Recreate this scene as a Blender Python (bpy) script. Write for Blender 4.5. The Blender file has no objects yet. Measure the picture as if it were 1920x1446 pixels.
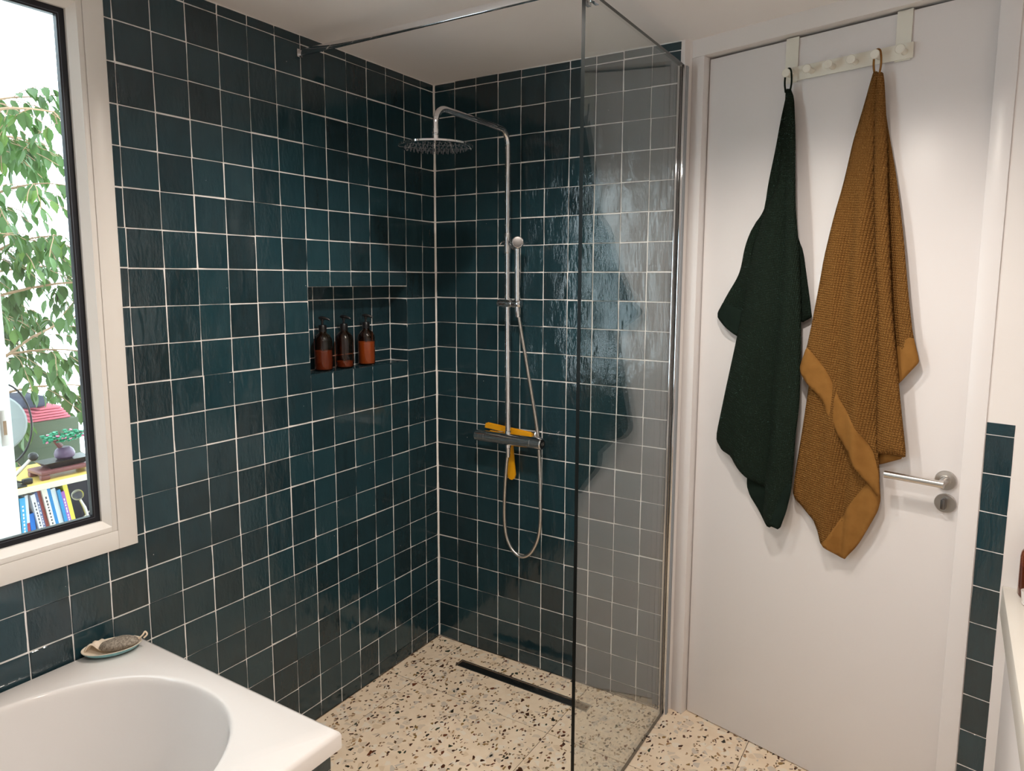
import bpy, bmesh, math, random
import numpy as np
from mathutils import Vector, Matrix, geometry

random.seed(7)
RNG = np.random.default_rng(7)
SC = bpy.context.scene
COL = SC.collection
PI = math.pi

# ------------------------------------------------------------------ camera
YAW, PITCH, ROLL = -0.5571, -0.1249, 0.0034
CAM = Vector((1.8136, -2.304, 1.5499))
FPX, PPX, PPY = 1318.4, 962.9, 689.4
_f = Vector((math.sin(YAW)*math.cos(PITCH), math.cos(YAW)*math.cos(PITCH), math.sin(PITCH)))
_r = Vector((math.cos(YAW), -math.sin(YAW), 0))
_u = _r.cross(_f)
_r2 = math.cos(ROLL)*_r + math.sin(ROLL)*_u
_u2 = _r2.cross(_f)
cd = bpy.data.cameras.new('camera')
cam = bpy.data.objects.new('camera', cd)
COL.objects.link(cam)
cam.matrix_world = Matrix(((_r2.x, _u2.x, -_f.x, CAM.x), (_r2.y, _u2.y, -_f.y, CAM.y), (_r2.z, _u2.z, -_f.z, CAM.z), (0, 0, 0, 1)))
cd.sensor_width = 36.0
cd.lens = FPX/1920*36
cd.shift_x = -(PPX-960)/1920
cd.shift_y = -(723-PPY)/1920
cd.clip_start = 0.02
SC.camera = cam

# ------------------------------------------------------------------ world: bright hazy sky
W = bpy.data.worlds.new('sky')
SC.world = W
W.use_nodes = True
bgn = W.node_tree.nodes['Background']
bgn.inputs['Color'].default_value = (0.80, 0.93, 1.0, 1)
bgn.inputs['Strength'].default_value = SKY_STRENGTH = 7.2

SC.view_settings.view_transform = 'Standard'
SC.view_settings.look = 'None'
SC.view_settings.gamma = 1.0
SC.view_settings.exposure = 0.04
SC.view_settings.use_curve_mapping = False
SC.cycles.max_bounces = 9
SC.cycles.adaptive_threshold = .018
DOWNLIGHT_W = 44.0
DOWNLIGHT_COL = (1.0, 0.91, 0.82)
# ceiling downlights: x, y (each fixture and its lamp are built further down)
# known from the towel shadows on the door, the mixer's shadow and the glints on the bath rim
DOWNLIGHTS = [(1.45, -0.95), (0.82, -0.92), (1.62, -2.05)]

# ------------------------------------------------------------------ helpers
ORG = {}
def lin(c):
    return tuple(((v/255)/12.92 if v/255 <= .04045 else ((v/255+.055)/1.055)**2.4) for v in c)

def link(o):
    COL.objects.link(o)
    return o

def tag(o, label=None, cat=None, group=None, kind=None):
    if label: o['label'] = label
    if cat: o['category'] = cat
    if group: o['group'] = group
    if kind: o['kind'] = kind
    return o

def thing(name, loc, label, cat, group=None, kind=None):
    o = link(bpy.data.objects.new(name, None))
    o.location = loc
    o.empty_display_size = .05
    ORG[o.name] = Vector(loc)
    return tag(o, label, cat, group, kind)

def obj(name, bm, mat, parent=None, smooth=None, origin=None):
    """one mesh object; bm is in world coordinates"""
    org = ORG[parent.name].copy() if parent else Vector(origin or (0, 0, 0))
    bmesh.ops.recalc_face_normals(bm, faces=bm.faces)
    bmesh.ops.translate(bm, verts=bm.verts, vec=-org)
    me = bpy.data.meshes.new(name)
    bm.to_mesh(me)
    bm.free()
    for m in (mat if isinstance(mat, (list, tuple)) else [mat]):
        me.materials.append(m)
    o = link(bpy.data.objects.new(name, me))
    if parent:
        o.parent = parent
    else:
        o.location = org
    ORG[o.name] = org
    if smooth is not None:
        for p in me.polygons: p.use_smooth = True
        me.set_sharp_from_angle(angle=math.radians(smooth))
    return o

def NB():
    return bmesh.new()

def box(bm, lo, hi, rot=None, bev=0.0, seg=2):
    lo, hi = Vector(lo), Vector(hi)
    c, s = (lo+hi)/2, hi-lo
    m = Matrix.Translation(c) @ (rot.to_4x4() if rot else Matrix()) @ Matrix.Diagonal((abs(s.x), abs(s.y), abs(s.z), 1))
    r = bmesh.ops.create_cube(bm, size=1, matrix=m)
    if bev > 0:
        es = list({e for v in r['verts'] for e in v.link_edges})
        bmesh.ops.bevel(bm, geom=es, offset=bev, segments=seg, profile=.5, affect='EDGES')

def frame_of(d):
    d = d.normalized()
    a = Vector((0, 0, 1)) if abs(d.z) < .9 else Vector((1, 0, 0))
    x = a.cross(d).normalized()
    return x, d.cross(x)

def tube(bm, pts, rad, n=12, caps=True):
    pts = [Vector(p) for p in pts]
    rads = rad if isinstance(rad, (list, tuple)) else [rad]*len(pts)
    rings = []
    x = None
    for i, p in enumerate(pts):
        d = (pts[min(i+1, len(pts)-1)]-pts[max(i-1, 0)])
        if d.length < 1e-9: d = Vector((0, 0, 1))
        d.normalize()
        if x is None:
            x, y = frame_of(d)
        else:
            x = (x-d*x.dot(d)).normalized()
            y = d.cross(x)
        rings.append([bm.verts.new(p+(x*math.cos(2*PI*k/n)+y*math.sin(2*PI*k/n))*rads[i]) for k in range(n)])
    for a, b in zip(rings, rings[1:]):
        for k in range(n):
            bm.faces.new((a[k], a[(k+1) % n], b[(k+1) % n], b[k]))
    if caps:
        bm.faces.new(rings[0][::-1])
        bm.faces.new(rings[-1])

def lathe(bm, prof, base, axis=(0, 0, 1), n=24, caps=True):
    """prof: list of (radius, height)"""
    base, axis = Vector(base), Vector(axis).normalized()
    x, y = frame_of(axis)
    rings = []
    for r, h in prof:
        rings.append([bm.verts.new(base+axis*h+(x*math.cos(2*PI*k/n)+y*math.sin(2*PI*k/n))*max(r, 1e-5)) for k in range(n)])
    for a, b in zip(rings, rings[1:]):
        for k in range(n):
            bm.faces.new((a[k], a[(k+1) % n], b[(k+1) % n], b[k]))
    if caps:
        bm.faces.new(rings[0][::-1])
        bm.faces.new(rings[-1])

def smooth_path(pts, per=8):
    """Catmull-Rom through the points"""
    P = [Vector(p) for p in pts]
    P = [2*P[0]-P[1]]+P+[2*P[-1]-P[-2]]
    out = []
    for i in range(1, len(P)-2):
        a, b, c, d = P[i-1:i+3]
        for k in range(per):
            t = k/per
            out.append(.5*((2*b)+(c-a)*t+(2*a-5*b+4*c-d)*t*t+(3*b-a-3*c+d)*t**3))
    out.append(P[-2])
    return out

def prism(bm, poly, z0, z1):
    lo = [bm.verts.new((x, y, z0)) for x, y in poly]
    hi = [bm.verts.new((x, y, z1)) for x, y in poly]
    n = len(poly)
    bm.faces.new(lo[::-1]); bm.faces.new(hi)
    for k in range(n):
        bm.faces.new((lo[k], lo[(k+1) % n], hi[(k+1) % n], hi[k]))

# ------------------------------------------------------------------ materials
def mat(name, col, rough=.5, metal=0.0, spec=.5, coat=0.0, trans=0.0, ior=1.45, emit=None, es=0.0, sub=0.0, sheen=0.0):
    m = bpy.data.materials.new(name)
    m.use_nodes = True
    b = m.node_tree.nodes['Principled BSDF']
    b.inputs['Base Color'].default_value = (*col, 1)
    b.inputs['Roughness'].default_value = rough
    b.inputs['Metallic'].default_value = metal
    b.inputs['Specular IOR Level'].default_value = spec
    b.inputs['Coat Weight'].default_value = coat
    b.inputs['Coat Roughness'].default_value = .05
    b.inputs['Transmission Weight'].default_value = trans
    b.inputs['IOR'].default_value = ior
    b.inputs['Sheen Weight'].default_value = sheen
    if emit:
        b.inputs['Emission Color'].default_value = (*emit, 1)
        b.inputs['Emission Strength'].default_value = es
    return m

class NT:
    """tiny node-tree helper"""
    def __init__(s, m):
        s.t = m.node_tree; s.n = s.t.nodes; s.l = s.t.links
        s.b = s.n.get('Principled BSDF')
    def new(s, kind, **kw):
        n = s.n.new(kind)
        for k, v in kw.items():
            setattr(n, k, v)
        return n
    def put(s, sock, v):
        if isinstance(v, bpy.types.NodeSocket): s.l.new(v, sock)
        elif v is not None: sock.default_value = v
    def math(s, op, a, b=None, c=None, clamp=False):
        n = s.new('ShaderNodeMath', operation=op); n.use_clamp = clamp
        s.put(n.inputs[0], a); s.put(n.inputs[1], b)
        if c is not None: s.put(n.inputs[2], c)
        return n.outputs[0]
    def vmath(s, op, a, b=None):
        n = s.new('ShaderNodeVectorMath', operation=op)
        s.put(n.inputs[0], a); s.put(n.inputs[1], b)
        return n.outputs[0]
    def noise(s, vec, scale, detail=2, rough=.5, dist=0.0):
        n = s.new('ShaderNodeTexNoise'); s.put(n.inputs['Vector'], vec)
        n.inputs['Scale'].default_value = scale; n.inputs['Detail'].default_value = detail
        n.inputs['Roughness'].default_value = rough; n.inputs['Distortion'].default_value = dist
        return n.outputs['Fac']
    def mix(s, f, a, b):
        n = s.new('ShaderNodeMix', data_type='RGBA')
        s.put(n.inputs[0], f); s.put(n.inputs[6], a); s.put(n.inputs[7], b)
        return n.outputs[2]
    def ramp(s, f, stops, interp='LINEAR'):
        n = s.new('ShaderNodeValToRGB'); s.put(n.inputs[0], f)
        e = n.color_ramp.elements; n.color_ramp.interpolation = interp
        while len(e) < len(stops): e.new(.5)
        for k, (p, c) in enumerate(stops):
            e[k].position = p; e[k].color = (*c, 1) if len(c) == 3 else c
        return n.outputs[0]
    def bump(s, h, strength, dist=.001, normal=None):
        n = s.new('ShaderNodeBump'); s.put(n.inputs['Height'], h)
        n.inputs['Strength'].default_value = strength; n.inputs['Distance'].default_value = dist
        if normal: s.put(n.inputs['Normal'], normal)
        return n.outputs[0]
    def coord(s, which='Object'):
        return s.new('ShaderNodeTexCoord').outputs[which]
    def geo(s, which='Position'):
        return s.new('ShaderNodeNewGeometry').outputs[which]

def plaster(name, col, amount=.15, rough=.6):
    m = mat(name, col, rough, spec=.3)
    t = NT(m); p = t.geo()
    t.put(t.b.inputs['Normal'], t.bump(t.noise(p, 60, 4, .6), amount, .002))
    n = t.noise(p, 3.0, 3)
    t.put(t.b.inputs['Base Color'], t.ramp(n, [(.3, tuple(c*.965 for c in col)), (.7, col)]))
    return m

def glaze(name, c0, c1, c2):
    """hand-made glossy tile: colour differs per tile, wavy pitted glaze"""
    m = mat(name, c1, .09, spec=.78)
    t = NT(m)
    oi = t.new('ShaderNodeObjectInfo')
    rnd = oi.outputs['Random']
    off = t.new('ShaderNodeCombineXYZ')
    t.put(off.inputs[0], t.math('MULTIPLY', rnd, 97.0)); t.put(off.inputs[1], t.math('MULTIPLY', rnd, 41.0)); t.put(off.inputs[2], t.math('MULTIPLY', rnd, 13.0))
    v = t.vmath('ADD', t.coord(), off.outputs[0])
    stretch = t.new('ShaderNodeMapping'); t.put(stretch.inputs['Vector'], v)
    stretch.inputs['Scale'].default_value = (1.5, .55, 1)
    vs = stretch.outputs[0]
    cl = t.noise(vs, 26, 4, .6)
    mixv = t.math('ADD', t.math('MULTIPLY', rnd, .55), t.math('MULTIPLY', cl, .45))
    base = t.ramp(mixv, [(.18, c0), (.52, c1), (.92, c2)])
    vo = t.new('ShaderNodeTexVoronoi'); t.put(vo.inputs['Vector'], v); vo.inputs['Scale'].default_value = 24
    spk = t.math('LESS_THAN', vo.outputs['Distance'], .028)
    rs = t.new('ShaderNodeSeparateColor'); t.put(rs.inputs[0], vo.outputs['Color'])
    spk = t.math('MULTIPLY', spk, t.math('GREATER_THAN', rs.outputs[0], .78))
    base = t.mix(spk, base, (.55, .56, .55, 1))
    t.put(t.b.inputs['Base Color'], base)
    h1 = t.noise(vs, 17, 2, .5)
    h2 = t.noise(vs, 75, 3, .55)
    n1 = t.bump(h1, 1.0, .0017)
    rough_amt = t.math('MULTIPLY', h2, t.math('POWER', t.noise(vs, 11, 1), 3.0))
    n2 = t.bump(rough_amt, 1.0, .0060, n1)
    t.put(t.b.inputs['Normal'], n2)
    t.put(t.b.inputs['Roughness'], t.ramp(t.noise(v, 40, 2), [(.35, (.03,)*3), (.75, (.09,)*3)]))
    return m

MT = {}
MT['tile'] = glaze('teal_glaze', lin((27, 46, 52)), lin((31, 57, 65)), lin((36, 66, 74)))
MT['grout'] = plaster('grout', lin((250, 246, 242)), .4, .85)
MT['wall'] = plaster('wall_paint', lin((233, 227, 224)), .08, .55)
MT['ceil'] = plaster('ceiling_paint', lin((244, 239, 237)), .10, .7)
MT['gloss'] = mat('white_lacquer', lin((232, 227, 226)), .32)
MT['frame'] = mat('window_frame_white', lin((232, 227, 221)), .35)
MT['bead'] = mat('glazing_bead_white', lin((232, 227, 221)), .35)
MT['rubber'] = mat('black_rubber', lin((20, 22, 30)), .35)
MT['spacer'] = mat('grey_spacer', lin((120, 125, 135)), .4, 1.0)
MT['acryl'] = mat('bath_acrylic', lin((236, 230, 226)), .12, coat=.4)
MT['chrome'] = mat('chrome', (.80, .80, .82), .06, 1.0)
MT['steel'] = mat('brushed_steel', (.60, .57, .54), .28, 1.0)
MT['dsteel'] = mat('dark_steel', (.16, .15, .145), .33, 1.0)
MT['black'] = mat('black_plastic', lin((18, 18, 20)), .3)
MT['yellow'] = mat('yellow_plastic', lin((226, 160, 20)), .35)
MT['silicone'] = mat('silicone_nozzles', lin((150, 155, 160)), .5)
MT['hook'] = mat('cream_powder_coat', lin((230, 226, 214)), .45)
MT['lens'] = mat('lamp_lens', (.85, .85, .85), .3)
MT['dish_in'] = mat('dish_cream', lin((238, 224, 204)), .3)
MT['dish_out'] = mat('dish_turquoise', lin((120, 172, 176)), .3)
MT['shell'] = mat('cream_shell', lin((236, 220, 200)), .5)
MT['cord'] = mat('cotton_cord', lin((225, 205, 180)), .9)
MT['counter'] = mat('white_counter', lin((240, 234, 224)), .25)

m = mat('pumice', lin((150, 140, 128)), .9); t = NT(m); p = t.coord()
t.put(t.b.inputs['Base Color'], t.ramp(t.noise(p, 220, 3), [(.35, lin((118, 108, 98))), (.65, lin((168, 158, 144)))]))
t.put(t.b.inputs['Normal'], t.bump(t.noise(p, 320, 2), .8, .0015)); MT['pumice'] = m

def thin_glass(name, tint, f0=.045):
    """clear sheet: see-through with angle-dependent mirror reflection, both faces alike"""
    m = bpy.data.materials.new(name); m.use_nodes = True
    t = NT(m)
    out = t.n['Material Output']; t.n.remove(t.b)
    lw = t.new('ShaderNodeLayerWeight'); lw.inputs['Blend'].default_value = .5
    fac = t.math('ADD', t.math('MULTIPLY', t.math('POWER', lw.outputs['Facing'], 4.1), 1-f0), f0)
    tr = t.new('ShaderNodeBsdfTransparent'); tr.inputs['Color'].default_value = (*tint, 1)
    gl = t.new('ShaderNodeBsdfGlossy'); gl.inputs['Roughness'].default_value = 0.0
    mx = t.new('ShaderNodeMixShader')
    t.put(mx.inputs[0], fac); t.l.new(tr.outputs[0], mx.inputs[1]); t.l.new(gl.outputs[0], mx.inputs[2])
    t.l.new(mx.outputs[0], out.inputs['Surface'])
    return m
MT['glass'] = thin_glass('clear_glass', (.97, .985, .98))
MT['pane'] = thin_glass('window_glass', (.96, .98, .98), .04)
MT['glassedge'] = mat('glass_edge', lin((8, 14, 14)), .3, spec=.25)

def amber(name, col):
    m = bpy.data.materials.new(name); m.use_nodes = True
    t = NT(m); out = t.n['Material Output']; t.n.remove(t.b)
    lw = t.new('ShaderNodeLayerWeight'); lw.inputs['Blend'].default_value = .5
    fac = t.math('ADD', t.math('MULTIPLY', t.math('POWER', lw.outputs['Facing'], 4.0), .9), .05)
    tr = t.new('ShaderNodeBsdfTransparent'); tr.inputs['Color'].default_value = (*col, 1)
    gl = t.new('ShaderNodeBsdfGlossy'); gl.inputs['Roughness'].default_value = .08
    mx = t.new('ShaderNodeMixShader')
    t.put(mx.inputs[0], fac); t.l.new(tr.outputs[0], mx.inputs[1]); t.l.new(gl.outputs[0], mx.inputs[2])
    t.l.new(mx.outputs[0], out.inputs['Surface'])
    return m
MT['amber'] = amber('amber_glass', (.54, .27, .14))
MT['lotion'] = mat('pale_lotion', lin((226, 196, 150)), .6)
MT['lotion2'] = mat('reddish_soap', lin((158, 122, 96)), .5)

def terrazzo():
    m = mat('terrazzo', (.7, .6, .5), .28, spec=.45)
    t = NT(m)
    oi = t.new('ShaderNodeObjectInfo')
    off = t.new('ShaderNodeCombineXYZ')
    t.put(off.inputs[0], t.math('MULTIPLY', oi.outputs['Random'], 37.0)); t.put(off.inputs[1], t.math('MULTIPLY', oi.outputs['Random'], 71.0))
    p = t.vmath('ADD', t.geo(), off.outputs[0])
    wob = t.new('ShaderNodeTexNoise'); t.put(wob.inputs['Vector'], p); wob.inputs['Scale'].default_value = 45
    wv = t.vmath('MULTIPLY', t.vmath('SUBTRACT', wob.outputs['Color'], (.5, .5, .5)), (.010, .010, 0))
    p = t.vmath('ADD', p, wv)
    base = t.ramp(t.noise(p, 18, 3), [(.3, lin((236, 213, 185))), (.7, lin((246, 226, 200)))])
    def layer(base, scale, dens, lo, hi, stops, ang, sx):
        mp = t.new('ShaderNodeMapping'); t.put(mp.inputs['Vector'], p)
        mp.inputs['Rotation'].default_value = (0, 0, ang); mp.inputs['Scale'].default_value = (sx, 1, 1)
        e = t.new('ShaderNodeTexVoronoi', voronoi_dimensions='2D', feature='DISTANCE_TO_EDGE')
        f = t.new('ShaderNodeTexVoronoi', voronoi_dimensions='2D', feature='F1')
        for n in (e, f):
            t.put(n.inputs['Vector'], mp.outputs[0]); n.inputs['Scale'].default_value = scale
        sp = t.new('ShaderNodeSeparateColor'); t.put(sp.inputs[0], f.outputs['Color'])
        thr = t.math('ADD', t.math('MULTIPLY', sp.outputs[2], hi-lo), lo)
        mask = t.math('MULTIPLY', t.math('GREATER_THAN', e.outputs['Distance'], thr), t.math('LESS_THAN', sp.outputs[1], dens))
        return t.mix(mask, base, t.ramp(sp.outputs[0], stops, 'CONSTANT'))
    pale = [(0, lin((222, 204, 182))), (.35, lin((240, 226, 206))), (.7, lin((210, 196, 180))), (.85, lin((228, 204, 174)))]
    dark = [(0, lin((70, 42, 26))), (.30, lin((46, 44, 34))), (.36, lin((108, 60, 34))), (.52, lin((58, 66, 50))), (.64, lin((150, 118, 66))), (.78, lin((84, 52, 34))), (.9, lin((172, 134, 92)))]
    tan = [(0, lin((150, 118, 84))), (.3, lin((112, 92, 60))), (.55, lin((170, 140, 104))), (.8, lin((90, 62, 42)))]
    base = layer(base, 40, .36, .05, .2, pale, .4, 1.0)
    base = layer(base, 84, .13, .07, .26, tan, 1.1, 1.3)
    base = layer(base, 58, .15, .12, .33, dark, .25, 1.5)
    base = layer(base, 40, .06, .16, .34, dark, 2.0, 1.35)
    t.put(t.b.inputs['Base Color'], base)
    return m
MT['terrazzo'] = terrazzo()
MT['joint'] = mat('floor_joint', lin((120, 100, 80)), .8)

def towel_mat(name, c0, c1, waffle, fr):
    m = mat(name, c1, .95, spec=.1)
    t = NT(m); p = t.coord('UV')
    mp = t.new('ShaderNodeMapping'); t.put(mp.inputs['Vector'], p); mp.inputs['Rotation'].default_value = (0, 0, .12)
    sp = t.new('ShaderNodeSeparateXYZ'); t.put(sp.inputs[0], mp.outputs[0])
    if waffle:
        k = PI/fr
        a = t.math('MULTIPLY', t.math('ABSOLUTE', t.math('SINE', t.math('MULTIPLY', sp.outputs[0], k))), t.math('ABSOLUTE', t.math('SINE', t.math('MULTIPLY', sp.outputs[1], k))))
        b = t.math('POWER', a, .6)
        h = t.math('ADD', t.math('MULTIPLY', b, .75), t.math('MULTIPLY', t.noise(p, 500, 2), .5))
        t.b.inputs['Base Color'].default_value = (*[x*.3+y*.7 for x, y in zip(c0, c1)], 1)
        t.put(t.b.inputs['Normal'], t.bump(h, 1.0, .0045))
    else:
        h = t.noise(p, 260, 3)
        t.put(t.b.inputs['Base Color'], t.ramp(t.noise(p, 30, 3), [(.3, c0), (.7, c1)]))
        t.put(t.b.inputs['Normal'], t.bump(h, .35, .001))
    return m
MT['g_cloth'] = towel_mat('green_terry', lin((17, 26, 22)), lin((42, 56, 47)), True, .0050)
MT['g_hem'] = towel_mat('green_hem', lin((23, 34, 29)), lin((28, 40, 34)), False, 1)
MT['o_cloth'] = towel_mat('ochre_terry', lin((86, 57, 26)), lin((150, 106, 56)), True, .0066)
MT['o_hem'] = towel_mat('ochre_hem', lin((134, 93, 46)), lin((146, 103, 53)), False, 1)
# ================================================================== THE ROOM
CEIL = 2.317
PT = .1015
ROW = lambda r: (22.53-r)*PT                      # height of horizontal joint r
LJ = lambda i: -(.8088+.9797*i)*PT                # y of vertical joint i on the left wall
BJ = lambda b: (1.004+1.0005*(b-1))*PT            # x of vertical joint b on the shower wall
GR = .0031                                        # joint width
X0, Y0, X1 = 0.0, 0.0, 2.46
YN = -3.6
# the door wall stands turned by about 14 degrees: s along it, n towards the room
WA = math.atan(.245)
SD = Vector((math.cos(WA), -math.sin(WA), 0))
ND = Vector((-math.sin(WA), -math.cos(WA), 0))
OD = Vector((1.0937, .0447, 0))
RD = Matrix((( SD.x, ND.x, 0), (SD.y, ND.y, 0), (0, 0, 1)))
def D(s, n, z):
    return OD+SD*s+ND*n+Vector((0, 0, z))
def dbox(bm, s0, s1, n0, n1, z0, z1, bev=0.0, seg=2):
    c = D((s0+s1)/2, (n0+n1)/2, (z0+z1)/2)
    h = Vector((abs(s1-s0)/2, abs(n1-n0)/2, abs(z1-z0)/2))
    box(bm, c-h, c+h, RD, bev, seg)

# ---- floor and ceiling
floor = obj('floor', (lambda b: (box(b, (-.1, YN, -.06), (2.7, .35, -.0015)), b)[1])(NB()), MT['joint'])
tag(floor, 'cream terrazzo floor with brown and green chips in large square slabs', 'floor', kind='structure')
xs = [.002, .131, .729, 1.327, 1.925, 2.46]
ys = [.3, -.335, -.933, -1.531, -2.129, -2.727, -3.325, -3.6]
DR = (.203, .790, -.157, -.109)                   # linear drain cut-out
for i in range(len(xs)-1):
    for j in range(len(ys)-1):
        a, b_, c, d = xs[i]+.0012, xs[i+1]-.0012, ys[j+1]+.0012, ys[j]-.0012
        if j == 0:
            d = -.003 if b_ < 1.1 else d
            if a < 1.01 < b_:
                d = -.003
        bm = NB()
        rects = [(a, b_, c, d)]
        if j == 0 and a < DR[1] and b_ > DR[0]:
            rects = []
            x0, x1 = max(a, DR[0]), min(b_, DR[1])
            if a < x0: rects.append((a, x0, c, d))
            if x1 < b_: rects.append((x1, b_, c, d))
            rects += [(x0, x1, c, DR[2]), (x0, x1, DR[3], d)]
        for r in rects:
            box(bm, (r[0], r[2], -.012), (r[1], r[3], 0))
        obj('floor_tile', bm, MT['terrazzo'], floor)
# strip of slab behind the door line, right of the shower
bm = NB(); box(bm, (1.03, -.002, -.012), (1.3262, .3, -.0002)); obj('floor_tile', bm, MT['terrazzo'], floor)

ceiling = obj('ceiling', (lambda b: (box(b, (-.1, YN, CEIL), (2.7, .4, CEIL+.08)), b)[1])(NB()), MT['ceil'])
tag(ceiling, 'flat off-white plaster ceiling above the shower', 'ceiling', kind='structure')

# ---- hand-made wall tiles
def tile_mesh(k):
    rg = random.Random(100+k)
    bm = NB()
    n = 4
    e = .05
    cj = [[(rg.uniform(-.0006, .0006), rg.uniform(-.0006, .0006)) for _ in range(2)] for _ in range(2)]
    tilt = (rg.uniform(-.006, .006), rg.uniform(-.006, .006))
    grid = []
    for i in range(n):
        row = []
        for j in range(n):
            u, v = i/(n-1), j/(n-1)
            dx = sum(cj[a][b][0]*(u if a else 1-u)*(v if b else 1-v) for a in (0, 1) for b in (0, 1))
            dy = sum(cj[a][b][1]*(u if a else 1-u)*(v if b else 1-v) for a in (0, 1) for b in (0, 1))
            edge = (i in (0, n-1)) or (j in (0, n-1))
            corner = (i in (0, n-1)) and (j in (0, n-1))
            x = (u-.5)*2*(e-.0006)+dx; y = (v-.5)*2*(e-.0006)+dy
            if edge and not corner:
                x += rg.uniform(-.0006, .0006); y += rg.uniform(-.0006, .0006)
            if corner:
                cut = rg.choice((.0, .0003, .0008, .0018))
                x -= math.copysign(cut, x); y -= math.copysign(cut, y)
            z = rg.uniform(-.00012, .00018)+x*tilt[0]+y*tilt[1]-(.00012 if edge else 0)
            row.append(bm.verts.new((x, y, z)))
        grid.append(row)
    for i in range(n-1):
        for j in range(n-1):
            bm.faces.new((grid[i][j], grid[i+1][j], grid[i+1][j+1], grid[i][j+1]))
    ring = [grid[i][0] for i in range(n)]+[grid[n-1][j] for j in range(1, n)]+[grid[i][n-1] for i in range(n-2, -1, -1)]+[grid[0][j] for j in range(n-2, 0, -1)]
    low = []
    for v in ring:
        f = (e)/(max(abs(v.co.x), abs(v.co.y))+1e-9)
        f = min(f, 1.03)
        low.append(bm.verts.new((v.co.x*f, v.co.y*f, -.0009)))
    base = [bm.verts.new((v.co.x, v.co.y, -.006)) for v in low]
    m_ = len(ring)
    for k2 in range(m_):
        bm.faces.new((ring[k2], low[k2], low[(k2+1) % m_], ring[(k2+1) % m_]))
        bm.faces.new((low[k2], base[k2], base[(k2+1) % m_], low[(k2+1) % m_]))
    bmesh.ops.recalc_face_normals(bm, faces=bm.faces)
    me = bpy.data.meshes.new('tile')
    bm.to_mesh(me); bm.free()
    me.materials.append(MT['tile'])
    for p in me.polygons: p.use_smooth = True
    me.set_sharp_from_angle(angle=math.radians(18))
    return me
TILES = [tile_mesh(k) for k in range(14)]

def tile_specs_matrix(c, w, h, X, Y, Z):
    sx, sy = w/.1, h/.1
    return Matrix(((X.x*sx, Y.x*sy, Z.x, c.x), (X.y*sx, Y.y*sy, Z.y, c.y), (X.z*sx, Y.z*sy, Z.z, c.z), (0, 0, 0, 1)))

def seen_area(c, Z, w, h):
    d = c-CAM
    z = d.dot(_f)
    if z < .1: return 0
    x = PPX+FPX*d.dot(_r2)/z; y = PPY-FPX*d.dot(_u2)/z
    if not (-40 < x < 1960 and -40 < y < 1486): return 0
    return w*h*max(0, -d.normalized().dot(Z))/z**2

def lay_tiles(parent, specs, limit=300):
    """specs: (centre, width, height, X, Y, Z); the largest in view single, the rest one part"""
    order = sorted(specs, key=lambda s: -seen_area(s[0], s[5], s[1], s[2]))
    for k, (c, w, h, X, Y, Z) in enumerate(order[:limit]):
        o = link(bpy.data.objects.new('tile', random.choice(TILES)))
        q = random.gauss(0, .0045)
        o.matrix_local = tile_specs_matrix(c, w, h, (X+Y*q).normalized(), (Y-X*q).normalized(), Z)
        o.parent = parent
    if order[limit:]:
        bm = NB()
        for c, w, h, X, Y, Z in order[limit:]:
            me = random.choice(TILES)
            tmp = me.copy(); tmp.transform(tile_specs_matrix(c, w, h, X, Y, Z))
            bm.from_mesh(tmp); bpy.data.meshes.remove(tmp)
        o = obj('remaining_tiles', bm, MT['tile'], parent, smooth=18)
        o['kind'] = 'stuff'

def jit(a=.0009):
    return random.uniform(-a, a)

VX, VY, VZ = Vector((1, 0, 0)), Vector((0, 1, 0)), Vector((0, 0, 1))
rows_z = [CEIL-.002]+[ROW(r) for r in range(23)]+[.0]

# ---- left wall with window opening and niche
WIN = (-2.62, -1.318, .862, 2.245)               # y0 y1 z0 z1
NI = (LJ(6), LJ(1), 1.2295, 1.5226)
ND_X = -.0905
wl = NB()
xa, xb = -.16, -.0022
def wl_rect(y0, y1, z0, z1):
    box(wl, (xa, y0, z0), (xb, y1, z1))
wl_rect(NI[1], .1, 0, CEIL)
wl_rect(NI[0], NI[1], 0, NI[2]-.002); wl_rect(NI[0], NI[1], NI[3], CEIL)
wl_rect(WIN[1], NI[0], 0, CEIL)
wl_rect(WIN[0], WIN[1], 0, WIN[2]); wl_rect(WIN[0], WIN[1], WIN[3], CEIL)
wl_rect(YN, WIN[0], 0, CEIL)
box(wl, (xa, NI[0], NI[2]-.002), (ND_X-.0022, NI[1], NI[3]))
wall_left = obj('wall_left', wl, MT['grout'])
tag(wall_left, 'left wall of dark teal glossy square tiles with pale joints, window and niche', 'wall', kind='structure')
specs = []
cols_y = [-.0035]+[LJ(i) for i in range(0, 37)]
def clip_add(y1, y0, z1, z0):
    """tile between y0<y1, z0<z1 minus window and niche openings"""
    if z1 <= .58 and y1 < -1.33: return
    for (a0, a1, c0, c1) in ((WIN[0], WIN[1]-.02, WIN[2]+.02, WIN[3]-.02), NI):
        iy = min(y1, a1)-max(y0, a0); iz = min(z1, c1)-max(z0, c0)
        if iy > .004 and iz > .004:
            if y0 < a0 and y1 > a0: clip_add(a0, y0, z1, z0)
            if y1 > a1: clip_add(y1, a1, z1, z0)
            yy0, yy1 = max(y0, a0), min(y1, a1)
            if z1 > c1: clip_add(yy1, yy0, z1, c1)
            if z0 < c0: clip_add(yy1, yy0, c0, z0)
            return
    w, h = (y1-y0)-GR+jit(), (z1-z0)-GR+jit()
    if w < .012 or h < .012: return
    specs.append((Vector((jit(.00025), (y0+y1)/2+jit(), (z0+z1)/2+jit())), w, h, VY, VZ, VX))
for ci in range(len(cols_y)-1):
    if cols_y[ci+1] < YN: break
    for ri in range(len(rows_z)-1):
        clip_add(cols_y[ci], cols_y[ci+1], rows_z[ri], rows_z[ri+1])
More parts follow.
